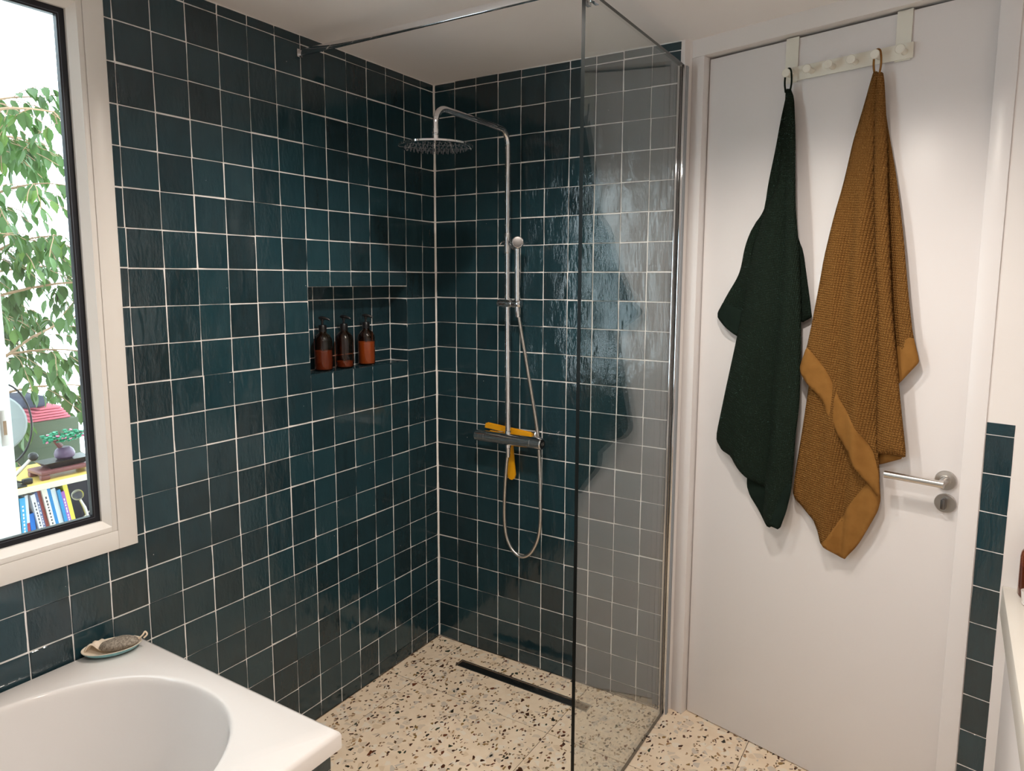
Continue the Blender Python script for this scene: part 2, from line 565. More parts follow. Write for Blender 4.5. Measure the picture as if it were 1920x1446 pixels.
# niche lining: back, right reveal, sill, top
nb_y = [NI[1], -.283, -.381, -.479, -.577, NI[0]]
nb_z = [NI[3], ROW(8), ROW(9), ROW(10), NI[2]]
for i in range(5):
    for j in range(4):
        specs.append((Vector((ND_X, (nb_y[i]+nb_y[i+1])/2, (nb_z[j]+nb_z[j+1])/2)), abs(nb_y[i]-nb_y[i+1])-GR, nb_z[j]-nb_z[j+1]-GR, VY, VZ, VX))
    specs.append((Vector((ND_X/2, (nb_y[i]+nb_y[i+1])/2, NI[2])), abs(ND_X)-GR, abs(nb_y[i]-nb_y[i+1])-GR*.6, VX, VY, VZ))
for j in range(4):
    specs.append((Vector((ND_X/2, NI[1]-.0005, (nb_z[j]+nb_z[j+1])/2)), abs(ND_X)-GR, nb_z[j]-nb_z[j+1]-GR, VX, VZ, -VY))
lay_tiles(wall_left, specs)

# ---- shower (back) wall
XE = 1.0135
bm = NB(); box(bm, (-.16, .0022, 0), (XE, .12, CEIL))
wall_back = obj('wall_back', bm, MT['grout'])
tag(wall_back, 'shower wall of dark teal glossy square tiles behind the chrome shower', 'wall', kind='structure')
specs = []
cols_x = [.0035]+[BJ(b) for b in range(1, 10)]+[XE]
for ci in range(len(cols_x)-1):
    for ri in range(len(rows_z)-1):
        x0, x1, z1, z0 = cols_x[ci], cols_x[ci+1], rows_z[ri], rows_z[ri+1]
        specs.append((Vector(((x0+x1)/2+jit(), jit(.00025), (z0+z1)/2+jit())), x1-x0-GR+jit(), z1-z0-GR+jit(), VX, VZ, -VY))
lay_tiles(wall_back, specs)

# ---- door wall
bm = NB()
LEAF_T, OPN = 2.257, .030
pw = D(-.047, OPN, 0)
prism(bm, [(XE, .12), (XE, .0012), (XE+.010, .0012), (pw.x-.006, pw.y-.006), (pw.x, pw.y), (D(-.047, -.08, 0).x, D(-.047, -.08, 0).y)], 0, CEIL)
dbox(bm, -.047, .845, -.08, OPN, LEAF_T+.006, CEIL)
dbox(bm, .8415, 1.9, -.08, OPN-.004, 0, CEIL)
dbox(bm, -.1, 1.0, -.16, -.081, -.01, CEIL)  # unseen backing slab, added to stop sky light leaking around the door leaf
wall_door = obj('wall_entrance', bm, MT['wall'])
tag(wall_door, 'white plastered wall around the bathroom door', 'wall', kind='structure')
specs = []
ws = wall_door
ds0, ds1 = .8435, .9035
zt = [1.196, 1.1639]+[1.1639-.10075*k for k in range(1, 13)]
for k in range(len(zt)-1):
    z1, z0 = zt[k], max(zt[k+1], .002)
    if z1-z0 < .012: break
    specs.append((D((ds0+ds1)/2, OPN-.003, (z0+z1)/2), ds1-ds0, z1-z0-.0022, -SD, VZ, ND))
lay_tiles(wall_door, specs)

# ---- walls out of view that close the room
bm = NB(); box(bm, (X1, YN, 0), (X1+.1, -.26, CEIL)); 
tag(obj('wall_right', bm, MT['wall']), 'plain white wall behind the vanity', 'wall', kind='structure')
bm = NB(); box(bm, (-.16, YN-.1, 0), (X1+.1, YN, CEIL))
tag(obj('wall_near', bm, MT['wall']), 'plain white wall opposite the shower', 'wall', kind='structure')

# ---- door
door = thing('door_1', tuple(D(0, 0, 0)), 'flat white bathroom door with steel lever handle', 'door', kind='structure')
bm = NB(); dbox(bm, .001, .794, -.042, 0, .003, LEAF_T-.002, .0015)
leaf = obj('leaf', bm, MT['gloss'], door, smooth=40)
bm = NB()
dbox(bm, -.046, -.003, -.07, OPN+.001, 0, LEAF_T+.0055, .0012)
obj('jamb', bm, MT['gloss'], door, smooth=40)
bm = NB(); dbox(bm, .797, .8425, -.07, OPN+.001, 0, LEAF_T+.0055, .0012)
obj('jamb', bm, MT['gloss'], door, smooth=40)
hz, hs = 1.020, .7575
bm = NB(); lathe(bm, [(.0262, 0), (.0262, .006), (.0245, .008), (.014, .0082), (.013, .012)], D(hs, 0, hz), ND, 32)
rose = obj('handle_rose', bm, MT['steel'], door, smooth=35)
bm = NB()
tube(bm, [D(hs, .008, hz), D(hs, .052, hz), D(hs-.003, .0555, hz), D(hs-.008, .057, hz), D(hs-.012, .0572, hz)], .0095, 16)
tube(bm, [D(hs+.0095, .0572, hz), D(hs-.135, .0572, hz)], .0098, 20)
obj('lever', bm, MT['steel'], rose, smooth=40)
bm = NB(); lathe(bm, [(.0262, 0), (.0262, .006), (.0245, .0078)], D(hs+.003, 0, hz-.0625), ND, 32)
lk = obj('lock_rose', bm, MT['steel'], door, smooth=35)
bm = NB(); dbox(bm, hs-.004, hs+.008, .006, .026, hz-.0625-.0145, hz-.0625+.0155, .0045, 3)
obj('thumb_turn', bm, MT['dsteel'], lk, smooth=60)

# ---- window in the left wall
win = thing('window_1', (0, WIN[1], WIN[2]), 'white framed window with black seal looking into a plant-filled room', 'window', kind='structure')
def ring_frame(bm, o, i, x0, x1, bev=0.0):
    """o, i: (y0,y1,z0,z1) outer and inner rectangle"""
    box(bm, (x0, o[0], o[2]), (x1, i[0], o[3]), bev=bev)
    box(bm, (x0, i[1], o[2]), (x1, o[1], o[3]), bev=bev)
    box(bm, (x0, i[0], o[2]), (x1, i[1], i[2]), bev=bev)
    box(bm, (x0, i[0], i[3]), (x1, i[1], o[3]), bev=bev)
o1 = (WIN[0]-.015, -1.301, .848, WIN[3]+.015)
def inset(r, a): return (r[0]+a, r[1]-a, r[2]+a, r[3]-a)
r1 = inset(o1, .050); r2 = inset(o1, .064); r3 = inset(o1, .080); r4 = inset(o1, .098)
bm = NB(); ring_frame(bm, o1, r1, -.10, .010, .0015)
obj('frame', bm, MT['frame'], win, smooth=40)
bm = NB(); ring_frame(bm, (r1[0]+.0008, r1[1]-.0008, r1[2]+.0008, r1[3]-.0008), r2, -.06, .0085, .001)
sash = obj('sash', bm, MT['frame'], win, smooth=40)
# sloped glazing bead
bm = NB()
def rect_pts(r, x): return [Vector((x, r[0], r[2])), Vector((x, r[1], r[2])), Vector((x, r[1], r[3])), Vector((x, r[0], r[3]))]
A, B_, C_ = rect_pts(r2, .0075), rect_pts(r3, -.008), rect_pts(r3, -.05)
D_ = rect_pts(r2, -.05)
rings = [[bm.verts.new(p) for p in q] for q in (A, B_, C_, D_)]
for a, b in ((0, 1), (1, 2), (2, 3), (3, 0)):
    for k in range(4):
        bm.faces.new((rings[a][k], rings[a][(k+1) % 4], rings[b][(k+1) % 4], rings[b][k]))
obj('glazing_bead', bm, MT['bead'], sash)
bm = NB(); ring_frame(bm, r3, r4, -.030, -.016)
gk = obj('gasket', bm, MT['rubber'], win)
bm = NB(); ring_frame(bm, inset(r3, .0125), inset(r3, .0135), -.0165, -.0158)
obj('spacer_line', bm, MT['spacer'], gk)
bm = NB()
q = inset(r3, .004)
box(bm, (-.026, q[0], q[2]), (-.021, q[1], q[3]))
obj('pane', bm, MT['pane'], win)
# ================================================================== FITTINGS
# ---- bathtub
TZ, TX, TY1, TY0 = .600, .775, -1.322, -3.02
tub = thing('bathtub', (.39, -2.17, 0), 'white bathtub with rounded basin built in along the window wall', 'bathtub')
bm = NB()
N = 96
cx = .388
def inner(th, sx, sy, shift=0.0):
    c, s = math.cos(th), math.sin(th)
    ex = 2.25
    if s >= 0:
        cyy, b = -1.82, .44
    else:
        cyy, b = -2.52, .42
    x = cx+math.copysign(abs(c)**(2/ex), c)*.325*sx
    y = cyy+math.copysign(abs(s)**(2/ex), s)*b*sy
    return x, y+shift
ths = [2*PI*(k+.5)/N for k in range(N)]
def outer(th, g=0.0):
    x, y = inner(th, 1, 1)
    ymid = -2.17
    dx, dy = x-cx, y-ymid
    hx0, hx1, hy = cx-.003+g, TX-cx+g, (TY1-TY0)/2+g
    tx = (hx1 if dx > 0 else hx0)/max(abs(dx), 1e-6); ty = hy/max(abs(dy), 1e-6)
    t_ = min(tx, ty)
    return [cx+dx*t_, ymid+dy*t_]
out = [outer(t_) for t_ in ths]
for cxn, cyn in ((.003, TY1), (TX, TY1), (.003, TY0), (TX, TY0)):
    k = min(range(N), key=lambda i: (out[i][0]-cxn)**2+(out[i][1]-cyn)**2)
    out[k] = [cxn, cyn]
R_ = .012
def off(p, a):                                     # move a rim point inwards
    x, y = p
    return (min(max(x, .003+a), TX-a), min(max(y, TY0+a), TY1-a))
loops = []
loops.append([(x, y, TZ-.040) for x, y in out])
loops.append([(x, y, TZ-.010) for x, y in out])
loops.append([(*off(p, .003), TZ-.003) for p in out])
loops.append([(*off(p, .010), TZ) for p in out])
ins = [inner(t_, 1.012, 1.012) for t_ in ths]
loops.append([(x, y, TZ) for x, y in ins])
for sc, dz in ((1.0, .0008), (.992, .0035), (.986, .009), (.982, .018), (.978, .03), (.960, .08), (.92, .18), (.88, .30), (.83, .37), (.72, .41), (.45, .425), (.1, .43)):
    loops.append([(*inner(t_, sc, sc), TZ-dz) for t_ in ths])
rings = [[bm.verts.new(p) for p in l] for l in loops]
for a, b in zip(rings, rings[1:]):
    for k in range(N):
        bm.faces.new((a[k], a[(k+1) % N], b[(k+1) % N], b[k]))
bm.faces.new(rings[-1])
obj('basin', bm, MT['acryl'], tub, smooth=50)
bm = NB()
lathe(bm, [(.034, 0), (.034, .003), (.03, .005), (.005, .006)], (cx, -2.75, TZ-.4265), n=24)
obj('waste_cover', bm, MT['chrome'], tub, smooth=40)
# tiled bath panel
bm = NB(); box(bm, (.70, TY0, 0), (.7505, TY1-.012, TZ-.041)); box(bm, (.002, TY1-.06, 0), (.70, TY1-.012, TZ-.041))
apron = obj('bath_panel', bm, MT['grout'])
tag(apron, 'tiled panel below the white bathtub rim', 'bath panel', kind='structure')
specs = []
yb = [TY1-.010-.1015*k for k in range(17)]
zb = [TZ-.042, .508, .4065, .305, .2035, .102, .0]
for i in range(16):
    for j in range(6):
        specs.append((Vector((.753, (yb[i]+yb[i+1])/2, (zb[j]+zb[j+1])/2)), .1015-GR, zb[j]-zb[j+1]-GR, VY, VZ, VX))
lay_tiles(apron, specs)

# ---- glass shower screen
GX = 1.0235
GT = .010
scr = thing('shower_screen', (GX, -.36, 0), 'clear frameless glass shower screen with chrome wall profile and bar', 'shower screen')
bm = NB()
GZ = 2.236
box(bm, (GX-GT/2, -.727, .002), (GX+GT/2, -.012, GZ))
for f in bm.faces:
    f.material_index = 0 if abs(f.normal.x) > .9 else 1
o = obj('glass_panel', bm, [MT['glass'], MT['glassedge']], scr)
bm = NB()
box(bm, (GX-.013, -.024, 0), (GX-GT/2-.0005, -.0008, GZ-.004), bev=.001)
box(bm, (GX+GT/2+.0005, -.024, 0), (GX+.013, -.0008, GZ-.004), bev=.001)
box(bm, (GX-.013, -.010, 0), (GX+.013, -.0008, GZ-.004))
obj('wall_profile', bm, MT['chrome'], scr, smooth=40)
bm = NB(); box(bm, (GX+.0131, -.018, 0), (GX+.0165, -.0008, GZ-.006))
obj('seal_strip', bm, MT['silicone'], scr)
# stabiliser bar from the left wall to the glass
bm = NB()
BZ, BY = 2.2555, -.690
box(bm, (.006, BY-.005, BZ-.009), (GX+.012, BY+.005, BZ+.009), bev=.0008)
bar = obj('stabiliser_bar', bm, MT['chrome'], scr, smooth=40)
bm = NB(); box(bm, (.0005, BY-.010, BZ-.012), (.010, BY+.010, BZ+.012), bev=.001)
obj('wall_bracket', bm, MT['chrome'], bar, smooth=40)
bm = NB(); box(bm, (GX-.016, BY-.016, BZ-.048), (GX-GT/2-.0002, BY+.016, BZ-.0095), bev=.001); box(bm, (GX+GT/2+.0002, BY-.016, BZ-.048), (GX+.016, BY+.016, BZ-.0095), bev=.001)
obj('glass_clamp', bm, MT['chrome'], bar, smooth=40)

# ---- shower column
MT['noz'] = mat('dark_nozzles', lin((86, 90, 96)), .35)
PXR, PYR = .390, -.062
sh = thing('shower_column', (PXR, 0, .94), 'chrome shower column with round rain head and bar mixer on tiled wall', 'shower')
MZ = .938
bm = NB()
tube(bm, [(.2435, PYR, MZ), (.246, PYR, MZ), (.290, PYR, MZ)], [.019, .0215, .0215], 28)
tube(bm, [(.2915, PYR, MZ), (.497, PYR, MZ)], .0222, 28)
tube(bm, [(.4985, PYR, MZ), (.541, PYR, MZ), (.5445, PYR, MZ)], [.0222, .0222, .020], 28)
tube(bm, [(.29, PYR, MZ), (.5, PYR, MZ)], .0205, 24)
for xx in (.31, .475):
    lathe(bm, [(.030, 0), (.030, .008), (.016, .014), (.013, .05)], (xx, -.0005, MZ), (0, -1, 0), 24)
mixer = obj('bar_mixer', bm, MT['chrome'], sh, smooth=22)
bm = NB(); tube(bm, [(.5447, PYR, MZ), (.5462, PYR, MZ)], .0172, 28)
cap = obj('knob_cap', bm, MT['black'], mixer, smooth=40)
bm = NB()
tube(bm, [(.5468, PYR+.0068*math.cos(2*PI*k/24), MZ+.0068*math.sin(2*PI*k/24)) for k in range(25)], .0009, 6, caps=False)
obj('ring_mark', bm, MT['chrome'], mixer, smooth=60)
bm = NB()
lathe(bm, [(.012, 0), (.012, .012), (.0105, .014), (.0105, .03)], (PXR+.003, PYR, MZ+.020), n=24)
lathe(bm, [(.0115, 0), (.0115, .012), (.0095, .014), (.0095, .022)], (PXR+.003, PYR, MZ-.020), (0, 0, -1), 24)
obj('mixer_union', bm, MT['chrome'], mixer, smooth=40)
bm = NB(); tube(bm, [(PXR+.003, PYR, MZ+.035), (PXR, PYR, 1.3), (PXR-.001, PYR, 1.66)], .0107, 20)
obj('riser_pipe', bm, MT['chrome'], sh, smooth=40)
bm = NB()
lathe(bm, [(.0118, 0), (.0128, .002), (.0128, .072), (.0118, .075)], (PXR-.0012, PYR, 1.645), n=24)
tube(bm, [(PXR-.001, PYR, 1.683), (PXR-.001, -.001, 1.683)], .008, 16)
lathe(bm, [(.024, 0), (.024, .005), (.012, .009)], (PXR-.001, -.0005, 1.683), (0, -1, 0), 24)
tube(bm, smooth_path([(PXR-.012, PYR, 1.687), (PXR-.022, PYR+.002, 1.690), (PXR-.031, PYR+.003, 1.686), (PXR-.037, PYR+.003, 1.680)], 4), [.0035]*12+[.0028], 10)
obj('sleeve_bracket', bm, MT['chrome'], sh, smooth=40)
# upper pipe: up, bend, out towards the room, bend, down
AZ = 2.089
pts = [(PXR-.001, PYR, 1.72), (PXR-.001, PYR, 1.95)]
rb = .052
pts += [(PXR-.001, PYR-rb+rb*math.cos(a), AZ-rb+rb*math.sin(a)) for a in [PI/2*k/9 for k in range(10)]]
YE = -.487
pts += [(PXR-.001, YE+rb-rb*math.sin(a), AZ-rb+rb*math.cos(a)) for a in [PI/2*k/9 for k in range(10)]]
pts += [(PXR-.001, YE, 2.012)]
bm = NB(); tube(bm, pts, .0102, 20)
obj('overhead_arm', bm, MT['chrome'], sh, smooth=40)
bm = NB()
HZ = 1.966
lathe(bm, [(.0112, 0), (.0112, .022), (.0095, .024), (.0095, .027), (.0115, .029), (.0115, .042)], (PXR-.001, YE, HZ+.012), n=20)
lathe(bm, [(.112, 0), (.118, .0015), (.118, .007), (.112, .009), (.04, .011), (.016, .016), (.013, .022)], (PXR-.001, YE, HZ-.004), n=56)
head = obj('rain_head', bm, MT['chrome'], sh, smooth=35)
bm = NB()
for rr, cnt in ((.018, 6), (.034, 12), (.050, 18), (.066, 24), (.082, 30), (.098, 36)):
    for k in range(cnt):
        a = 2*PI*k/cnt+rr*40
        lathe(bm, [(.0021, 0), (.0017, .0030), (.0010, .0038)], (PXR+rr*math.cos(a), YE+rr*math.sin(a), HZ-.004), (0, 0, -1), 6)
nz = obj('spray_nozzles', bm, MT['noz'], head, smooth=40); nz['kind'] = 'stuff'
# sliding holder
bm = NB()
SZ = 1.461
lathe(bm, [(.012, 0), (.0135, .002), (.0135, .06), (.0128, .063), (.0150, .066), (.0150, .098), (.013, .101)], (.366, PYR-.028, SZ), (1, 0, 0), 24)
tube(bm, [(PXR, PYR-.030, SZ), (PXR, PYR+.016, SZ)], .0145, 20)
obj('slide_holder', bm, MT['chrome'], sh, smooth=40)

# ---- hand shower with its hose
HX, HY = .4515, PYR-.030
hs_ = thing('hand_shower', (HX, HY, SZ), 'slim chrome stick hand shower with ribbed metal hose in its holder', 'hand shower')
bm = NB()
tube(bm, [(HX, HY, SZ-.016), (HX, HY, SZ+.012), (HX, HY, SZ+.016), (HX-.001, HY, SZ+.2)], [.0088, .0098, .0104, .0104], 20)
obj('stick', bm, MT['chrome'], hs_, smooth=40)
bm = NB()
ax = Vector((.45, -.85, .12)).normalized()
c = Vector((HX+.001, HY, SZ+.222))-ax*.013
lathe(bm, [(.006, -.004), (.015, -.002), (.0205, .004), (.0222, .010), (.0222, .020), (.020, .0235), (.0195, .0237)], c, ax, 32)
hh = obj('spray_head', bm, MT['chrome'], hs_, smooth=40)
bm = NB(); lathe(bm, [(.0185, 0), (.0185, .0012), (.012, .0018)], c+ax*.0236, ax, 28)
obj('spray_face', bm, MT['dsteel'], hh, smooth=40)
hp = [(HX, HY, SZ-.014), (.459, -.08, 1.37), (.474, -.055, 1.22), (.490, -.036, 1.08), (.503, -.028, .985), (.509, -.0272, .93), (.513, -.0275, .87), (.521, -.034, .78), (.529, -.045, .70), (.533, -.052, .63), (.524, -.056, .56), (.496, -.060, .503), (.457, -.062, .480), (.416, -.062, .498), (.388, -.062, .545), (.377, -.062, .62), (.378, -.062, .72), (.385, -.062, .82), (.393, -.062, .899)]
dense = smooth_path(hp, 40)
L = [0]
for a, b in zip(dense, dense[1:]): L.append(L[-1]+(b-a).length)
pit = .0042
hose, rad = [], []
n_ = int(L[-1]/pit*2)
j = 0
for k in range(n_+1):
    s_ = L[-1]*k/n_
    while j < len(L)-2 and L[j+1] < s_: j += 1
    f_ = (s_-L[j])/max(L[j+1]-L[j], 1e-9)
    hose.append(dense[j].lerp(dense[j+1], min(f_, 1)))
    rad.append(.0072 if k % 2 else .0060)
bm = NB(); tube(bm, hose, rad, 10)
obj('metal_hose', bm, MT['steel'], hs_, smooth=80)
bm = NB()
lathe(bm, [(.0088, 0), (.0082, .03), (.0076, .034)], (HX, HY, SZ-.016), (.05, .07, -1), 16)
obj('hose_nut', bm, MT['chrome'], hs_, smooth=40)
bm = NB()
lathe(bm, [(.0088, 0), (.0088, .02), (.0076, .03)], (PXR+.003, PYR, MZ-.040), (0, 0, -1), 16)
obj('hose_nut', bm, MT['chrome'], hs_, smooth=40)

# ---- squeegee hanging behind the mixer
sq = thing('squeegee', (.385, -.02, .95), 'yellow plastic squeegee hung upside down behind the shower mixer', 'squeegee')
def slab(bm, pts, y0, y1, bev=.0):
    lo = [bm.verts.new((x, y0, z)) for x, z in pts]; hi = [bm.verts.new((x, y1, z)) for x, z in pts]
    n = len(pts)
    bm.faces.new(lo); bm.faces.new(hi[::-1])
    for k in range(n): bm.faces.new((lo[k], hi[k], hi[(k+1) % n], lo[(k+1) % n]))
bm = NB()
slab(bm, [(.263, .964), (.267, .982), (.478, .965), (.480, .947)], -.030, -.018)
slab(bm, [(.352, .962), (.358, .936), (.392, .936), (.396, .958)], -.0305, -.017)
obj('blade_holder', bm, MT['yellow'], sq)
bm = NB(); slab(bm, [(.285, .955), (.472, .945), (.468, .939), (.290, .949)], -.027, -.022)
obj('clip_bar', bm, MT['yellow'], sq)
bm = NB(); slab(bm, [(.272, .9815), (.475, .965), (.473, .969), (.275, .9855)], -.025, -.0225)
obj('rubber_blade', bm, MT['yellow'], sq)
bm = NB(); slab(bm, [(.366, .940), (.386, .940), (.392, .90), (.399, .83), (.404, .790), (.400, .775), (.390, .768), (.379, .770), (.372, .776), (.366, .83), (.363, .90)], -.0285, -.0195)
obj('handle', bm, MT['yellow'], sq)

# ---- linear drain
dr = thing('shower_drain', (.4965, -.133, 0), 'narrow dark steel linear drain in the terrazzo shower floor', 'drain')
bm = NB()
x0, x1, y0, y1 = DR
for a, b in (((x0, y0), (x1, y0+.004)), ((x0, y1-.004), (x1, y1)), ((x0, y0), (x0+.004, y1)), ((x1-.004, y0), (x1, y1))):
    box(bm, (a[0], a[1], -.02), (b[0], b[1], .0008))
obj('drain_frame', bm, MT['steel'], dr)
bm = NB(); box(bm, (x0+.006, y0+.006, -.012), (x1-.006, y1-.006, -.0012), bev=.001)
obj('drain_cover', bm, MT['dsteel'], dr, smooth=40)
bm = NB(); box(bm, (x0+.001, y0+.001, -.03), (x1-.001, y1-.001, -.014))
obj('channel', bm, MT['black'], dr)

# ---- pump bottles in the niche
def pump_bottle(name, loc, label, level, liq, turn, group=None, s=1.0):
    x, y, z = loc
    b = thing(name, loc, label, 'bottle', group)
    r = .0320*s
    prof = [(.023*s, 0), (.0295*s, .0015), (r, .006), (r, .100*s), (.0300*s, .112*s), (.0235*s, .123*s), (.0145*s, .130*s), (.0125*s, .133*s), (.0125*s, .141*s)]
    bm = NB(); lathe(bm, prof, (x, y, z+.0005), n=28)
    obj('glass_body', bm, MT['amber'], b, smooth=40)
    bm = NB(); lathe(bm, [(.022*s, .003), (.029*s, .006), (r-.0022, .010), (r-.0022, level)], (x, y, z), n=24)
    obj('liquid', bm, liq, b, smooth=40)
    bm = NB(); tube(bm, [(x, y, z+level), (x, y, z+.14*s)], .0025, 8)
    obj('dip_tube', bm, MT['black'], b, smooth=40)
    bm = NB()
    lathe(bm, [(.0140*s, 0), (.0140*s, .020*s), (.0125*s, .0225*s), (.006*s, .023*s)], (x, y, z+.137*s), n=24)
    lathe(bm, [(.0042*s, 0), (.0042*s, .020*s)], (x, y, z+.158*s), n=12)
    d = Vector((math.cos(turn), math.sin(turn), 0))
    top = Vector((x, y, z+.183*s))
    tube(bm, [top-d*.012*s+Vector((0, 0, .001)), top-d*.004*s+Vector((0, 0, .002)), top+d*.010*s, top+d*.020*s-Vector((0, 0, .003)), top+d*.026*s-Vector((0, 0, .007))], [.004*s, .0062*s, .0052*s, .0040*s, .0030*s], 12)
    lathe(bm, [(.0065*s, 0), (.0065*s, .006)], (x, y, z+.174*s), n=14)
    obj('pump', bm, MT['black'], b, smooth=50)
    return b
NZ = NI[2]+.0006
pump_bottle('pump_bottle', (-.046, -.5785, NZ), 'amber pump bottle in the wall niche filled to about half', .070, MT['lotion2'], .55, 'amber pump bottles in the niche')
pump_bottle('pump_bottle', (-.044, -.4790, NZ), 'almost empty amber pump bottle between two fuller ones in the niche', .024, MT['lotion2'], .45, 'amber pump bottles in the niche')
pump_bottle('pump_bottle', (-.046, -.3640, NZ), 'fullest amber pump bottle in the wall niche with pale orange contents', .086, MT['lotion'], .5, 'amber pump bottles in the niche')

# ---- soap dish, pumice stone and shell on the bath rim
dc = Vector((.052, -1.409, TZ))
ang = math.atan2(.113, .065)
du, dv = Vector((math.cos(ang), math.sin(ang), 0)), Vector((-math.sin(ang), math.cos(ang), 0))
def bowl(bm, a, b, prof, c=dc, n=40, cap=True):
    rings = []
    for f_, h in prof:
        rings.append([bm.verts.new(c+du*(a*f_*math.cos(2*PI*k/n))+dv*(b*f_*math.sin(2*PI*k/n))+Vector((0, 0, h))) for k in range(n)])
    for p_, q in zip(rings, rings[1:]):
        for k in range(n): bm.faces.new((p_[k], p_[(k+1) % n], q[(k+1) % n], q[k]))
    if cap: bm.faces.new(rings[0][::-1])
    if not cap: bm.faces.new(rings[-1])
dish = thing('soap_dish', tuple(dc), 'small oval dish, cream inside and turquoise outside, on the bath rim', 'soap dish')
bm = NB(); bowl(bm, .068, .044, [(.45, .0004), (.62, .003), (.85, .009), (.97, .0155), (1.0, .019)])
obj('outside', bm, MT['dish_out'], dish, smooth=60)
bm = NB(); bowl(bm, .068, .044, [(1.004, .0188), (1.0, .0202), (.965, .0198), (.84, .0125), (.6, .0075), (.2, .006)], cap=False)
obj('inside', bm, MT['dish_in'], dish, smooth=60)
st = thing('pumice_stone', tuple(dc+Vector((0, 0, .012))), 'grey oval pumice stone with a cord lying in the soap dish', 'stone')
bm = NB()
bmesh.ops.create_icosphere(bm, subdivisions=3, radius=1)
pc = dc+du*.018-dv*.006+Vector((0, 0, .0245))
for v in bm.verts:
    q = v.co.copy()
    k = 1+.04*math.sin(5*q.x+2*q.y)+.03*math.sin(7*q.z+3*q.x)
    w_ = du*(q.x*.045*k)+dv*(q.y*.024*k)+Vector((0, 0, q.z*.0155*k))
    v.co = pc+w_
obj('stone', bm, MT['pumice'], st, smooth=80)
bm = NB(); p0 = pc+du*.040
tube(bm, smooth_path([p0, p0+du*.012+Vector((0, 0, .009)), p0+du*.018+dv*.004+Vector((0, 0, .015)), p0+du*.022+Vector((0, 0, .008)), p0+du*.014-dv*.004+Vector((0, 0, .002))], 5), .0022, 8)
obj('cord', bm, MT['cord'], st, smooth=60)
she = thing('seashell', tuple(dc+Vector((0, 0, .010))), 'smooth cream shell piece resting in the soap dish beside the stone', 'shell')
bm = NB()
sc_ = dc-du*.026+Vector((0, 0, .017))+dv*.004
nu, nv = 18, 10
g = []
for i in range(nu+1):
    row = []
    for j in range(nv+1):
        a = PI*(.05+.9*i/nu); rr = j/nv
        rad_ = .040*(rr**.85)*(1+.05*math.cos(9*a))
        h = .022*math.sin(PI*min(rr*.9+.05, 1))+.002*math.cos(9*a)*rr
        row.append(bm.verts.new(sc_+du*(rad_*math.cos(a)*.9)+dv*(rad_*math.sin(a)*.95-.012)+Vector((0, 0, h-.004))))
    g.append(row)
for i in range(nu):
    for j in range(nv):
        bm.faces.new((g[i][j], g[i+1][j], g[i+1][j+1], g[i][j+1]))
bmesh.ops.remove_doubles(bm, verts=bm.verts, dist=1e-5)
o = obj('shell_half', bm, MT['shell'], she, smooth=60)
md = o.modifiers.new('thickness', 'SOLIDIFY'); md.thickness = .002

# ---- over-door hook rack
rk = thing('hook_rack', tuple(D(.43, 0, 2.15)), 'cream metal over-door rack with six round hooks above the towels', 'hook rack')
bm = NB(); dbox(bm, .262, .604, .0055, .0085, 2.133, 2.173, .0008)
obj('rail', bm, MT['hook'], rk, smooth=40)
for s0 in (.2555, .5585):
    bm = NB(); dbox(bm, s0, s0+.038, .003, .0055, 2.130, LEAF_T+.0015); dbox(bm, s0, s0+.038, -.040, .0055, LEAF_T, LEAF_T+.0018)
    obj('door_strap', bm, MT['hook'], rk)
KS = [.277, .338, .398, .459, .521, .583]
for s0 in KS:
    bm = NB(); lathe(bm, [(.0085, 0), (.0075, .006), (.0078, .022), (.0105, .029), (.0122, .034), (.0122, .037), (.0108, .0385)], D(s0, .0085, 2.151), ND, 24)
    obj('knob', bm, MT['hook'], rk, smooth=40)

# ---- towels
TOW = {}
def pl_dist(P, poly):
    d = np.full(len(P), 9.)
    q = np.array(poly)
    for a, b in zip(q, np.roll(q, -1, 0)):
        ab = b-a; t_ = np.clip(((P-a)@ab)/(ab@ab+1e-12), 0, 1)
        d = np.minimum(d, np.linalg.norm(P-(a+t_[:, None]*ab), axis=1))
    return d
def inside(P, poly):
    q = np.array(poly); c = np.zeros(len(P), bool)
    j = len(q)-1
    for i in range(len(q)):
        cond = ((q[i, 1] > P[:, 1]) != (q[j, 1] > P[:, 1]))
        xx = (q[j, 0]-q[i, 0])*(P[:, 1]-q[i, 1])/(q[j, 1]-q[i, 1]+1e-12)+q[i, 0]
        c ^= cond & (P[:, 0] < xx); j = i
    return c
def resample(poly, step):
    out = []
    for a, b in zip(poly, poly[1:]+poly[:1]):
        a, b = np.array(a), np.array(b)
        n = max(1, int(np.linalg.norm(b-a)/step))
        for k in range(n): out.append(tuple(a+(b-a)*k/n))
    return out
def round_poly(poly, it=2):
    for _ in range(it):
        q = []
        for a, b in zip(poly, poly[1:]+poly[:1]):
            if math.hypot(b[0]-a[0], b[1]-a[1]) < .006:
                q.append(((a[0]+b[0])/2, (a[1]+b[1])/2)); continue
            q += [(a[0]*.85+b[0]*.15, a[1]*.85+b[1]*.15), (a[0]*.15+b[0]*.85, a[1]*.15+b[1]*.85)]
        poly = q
    return poly
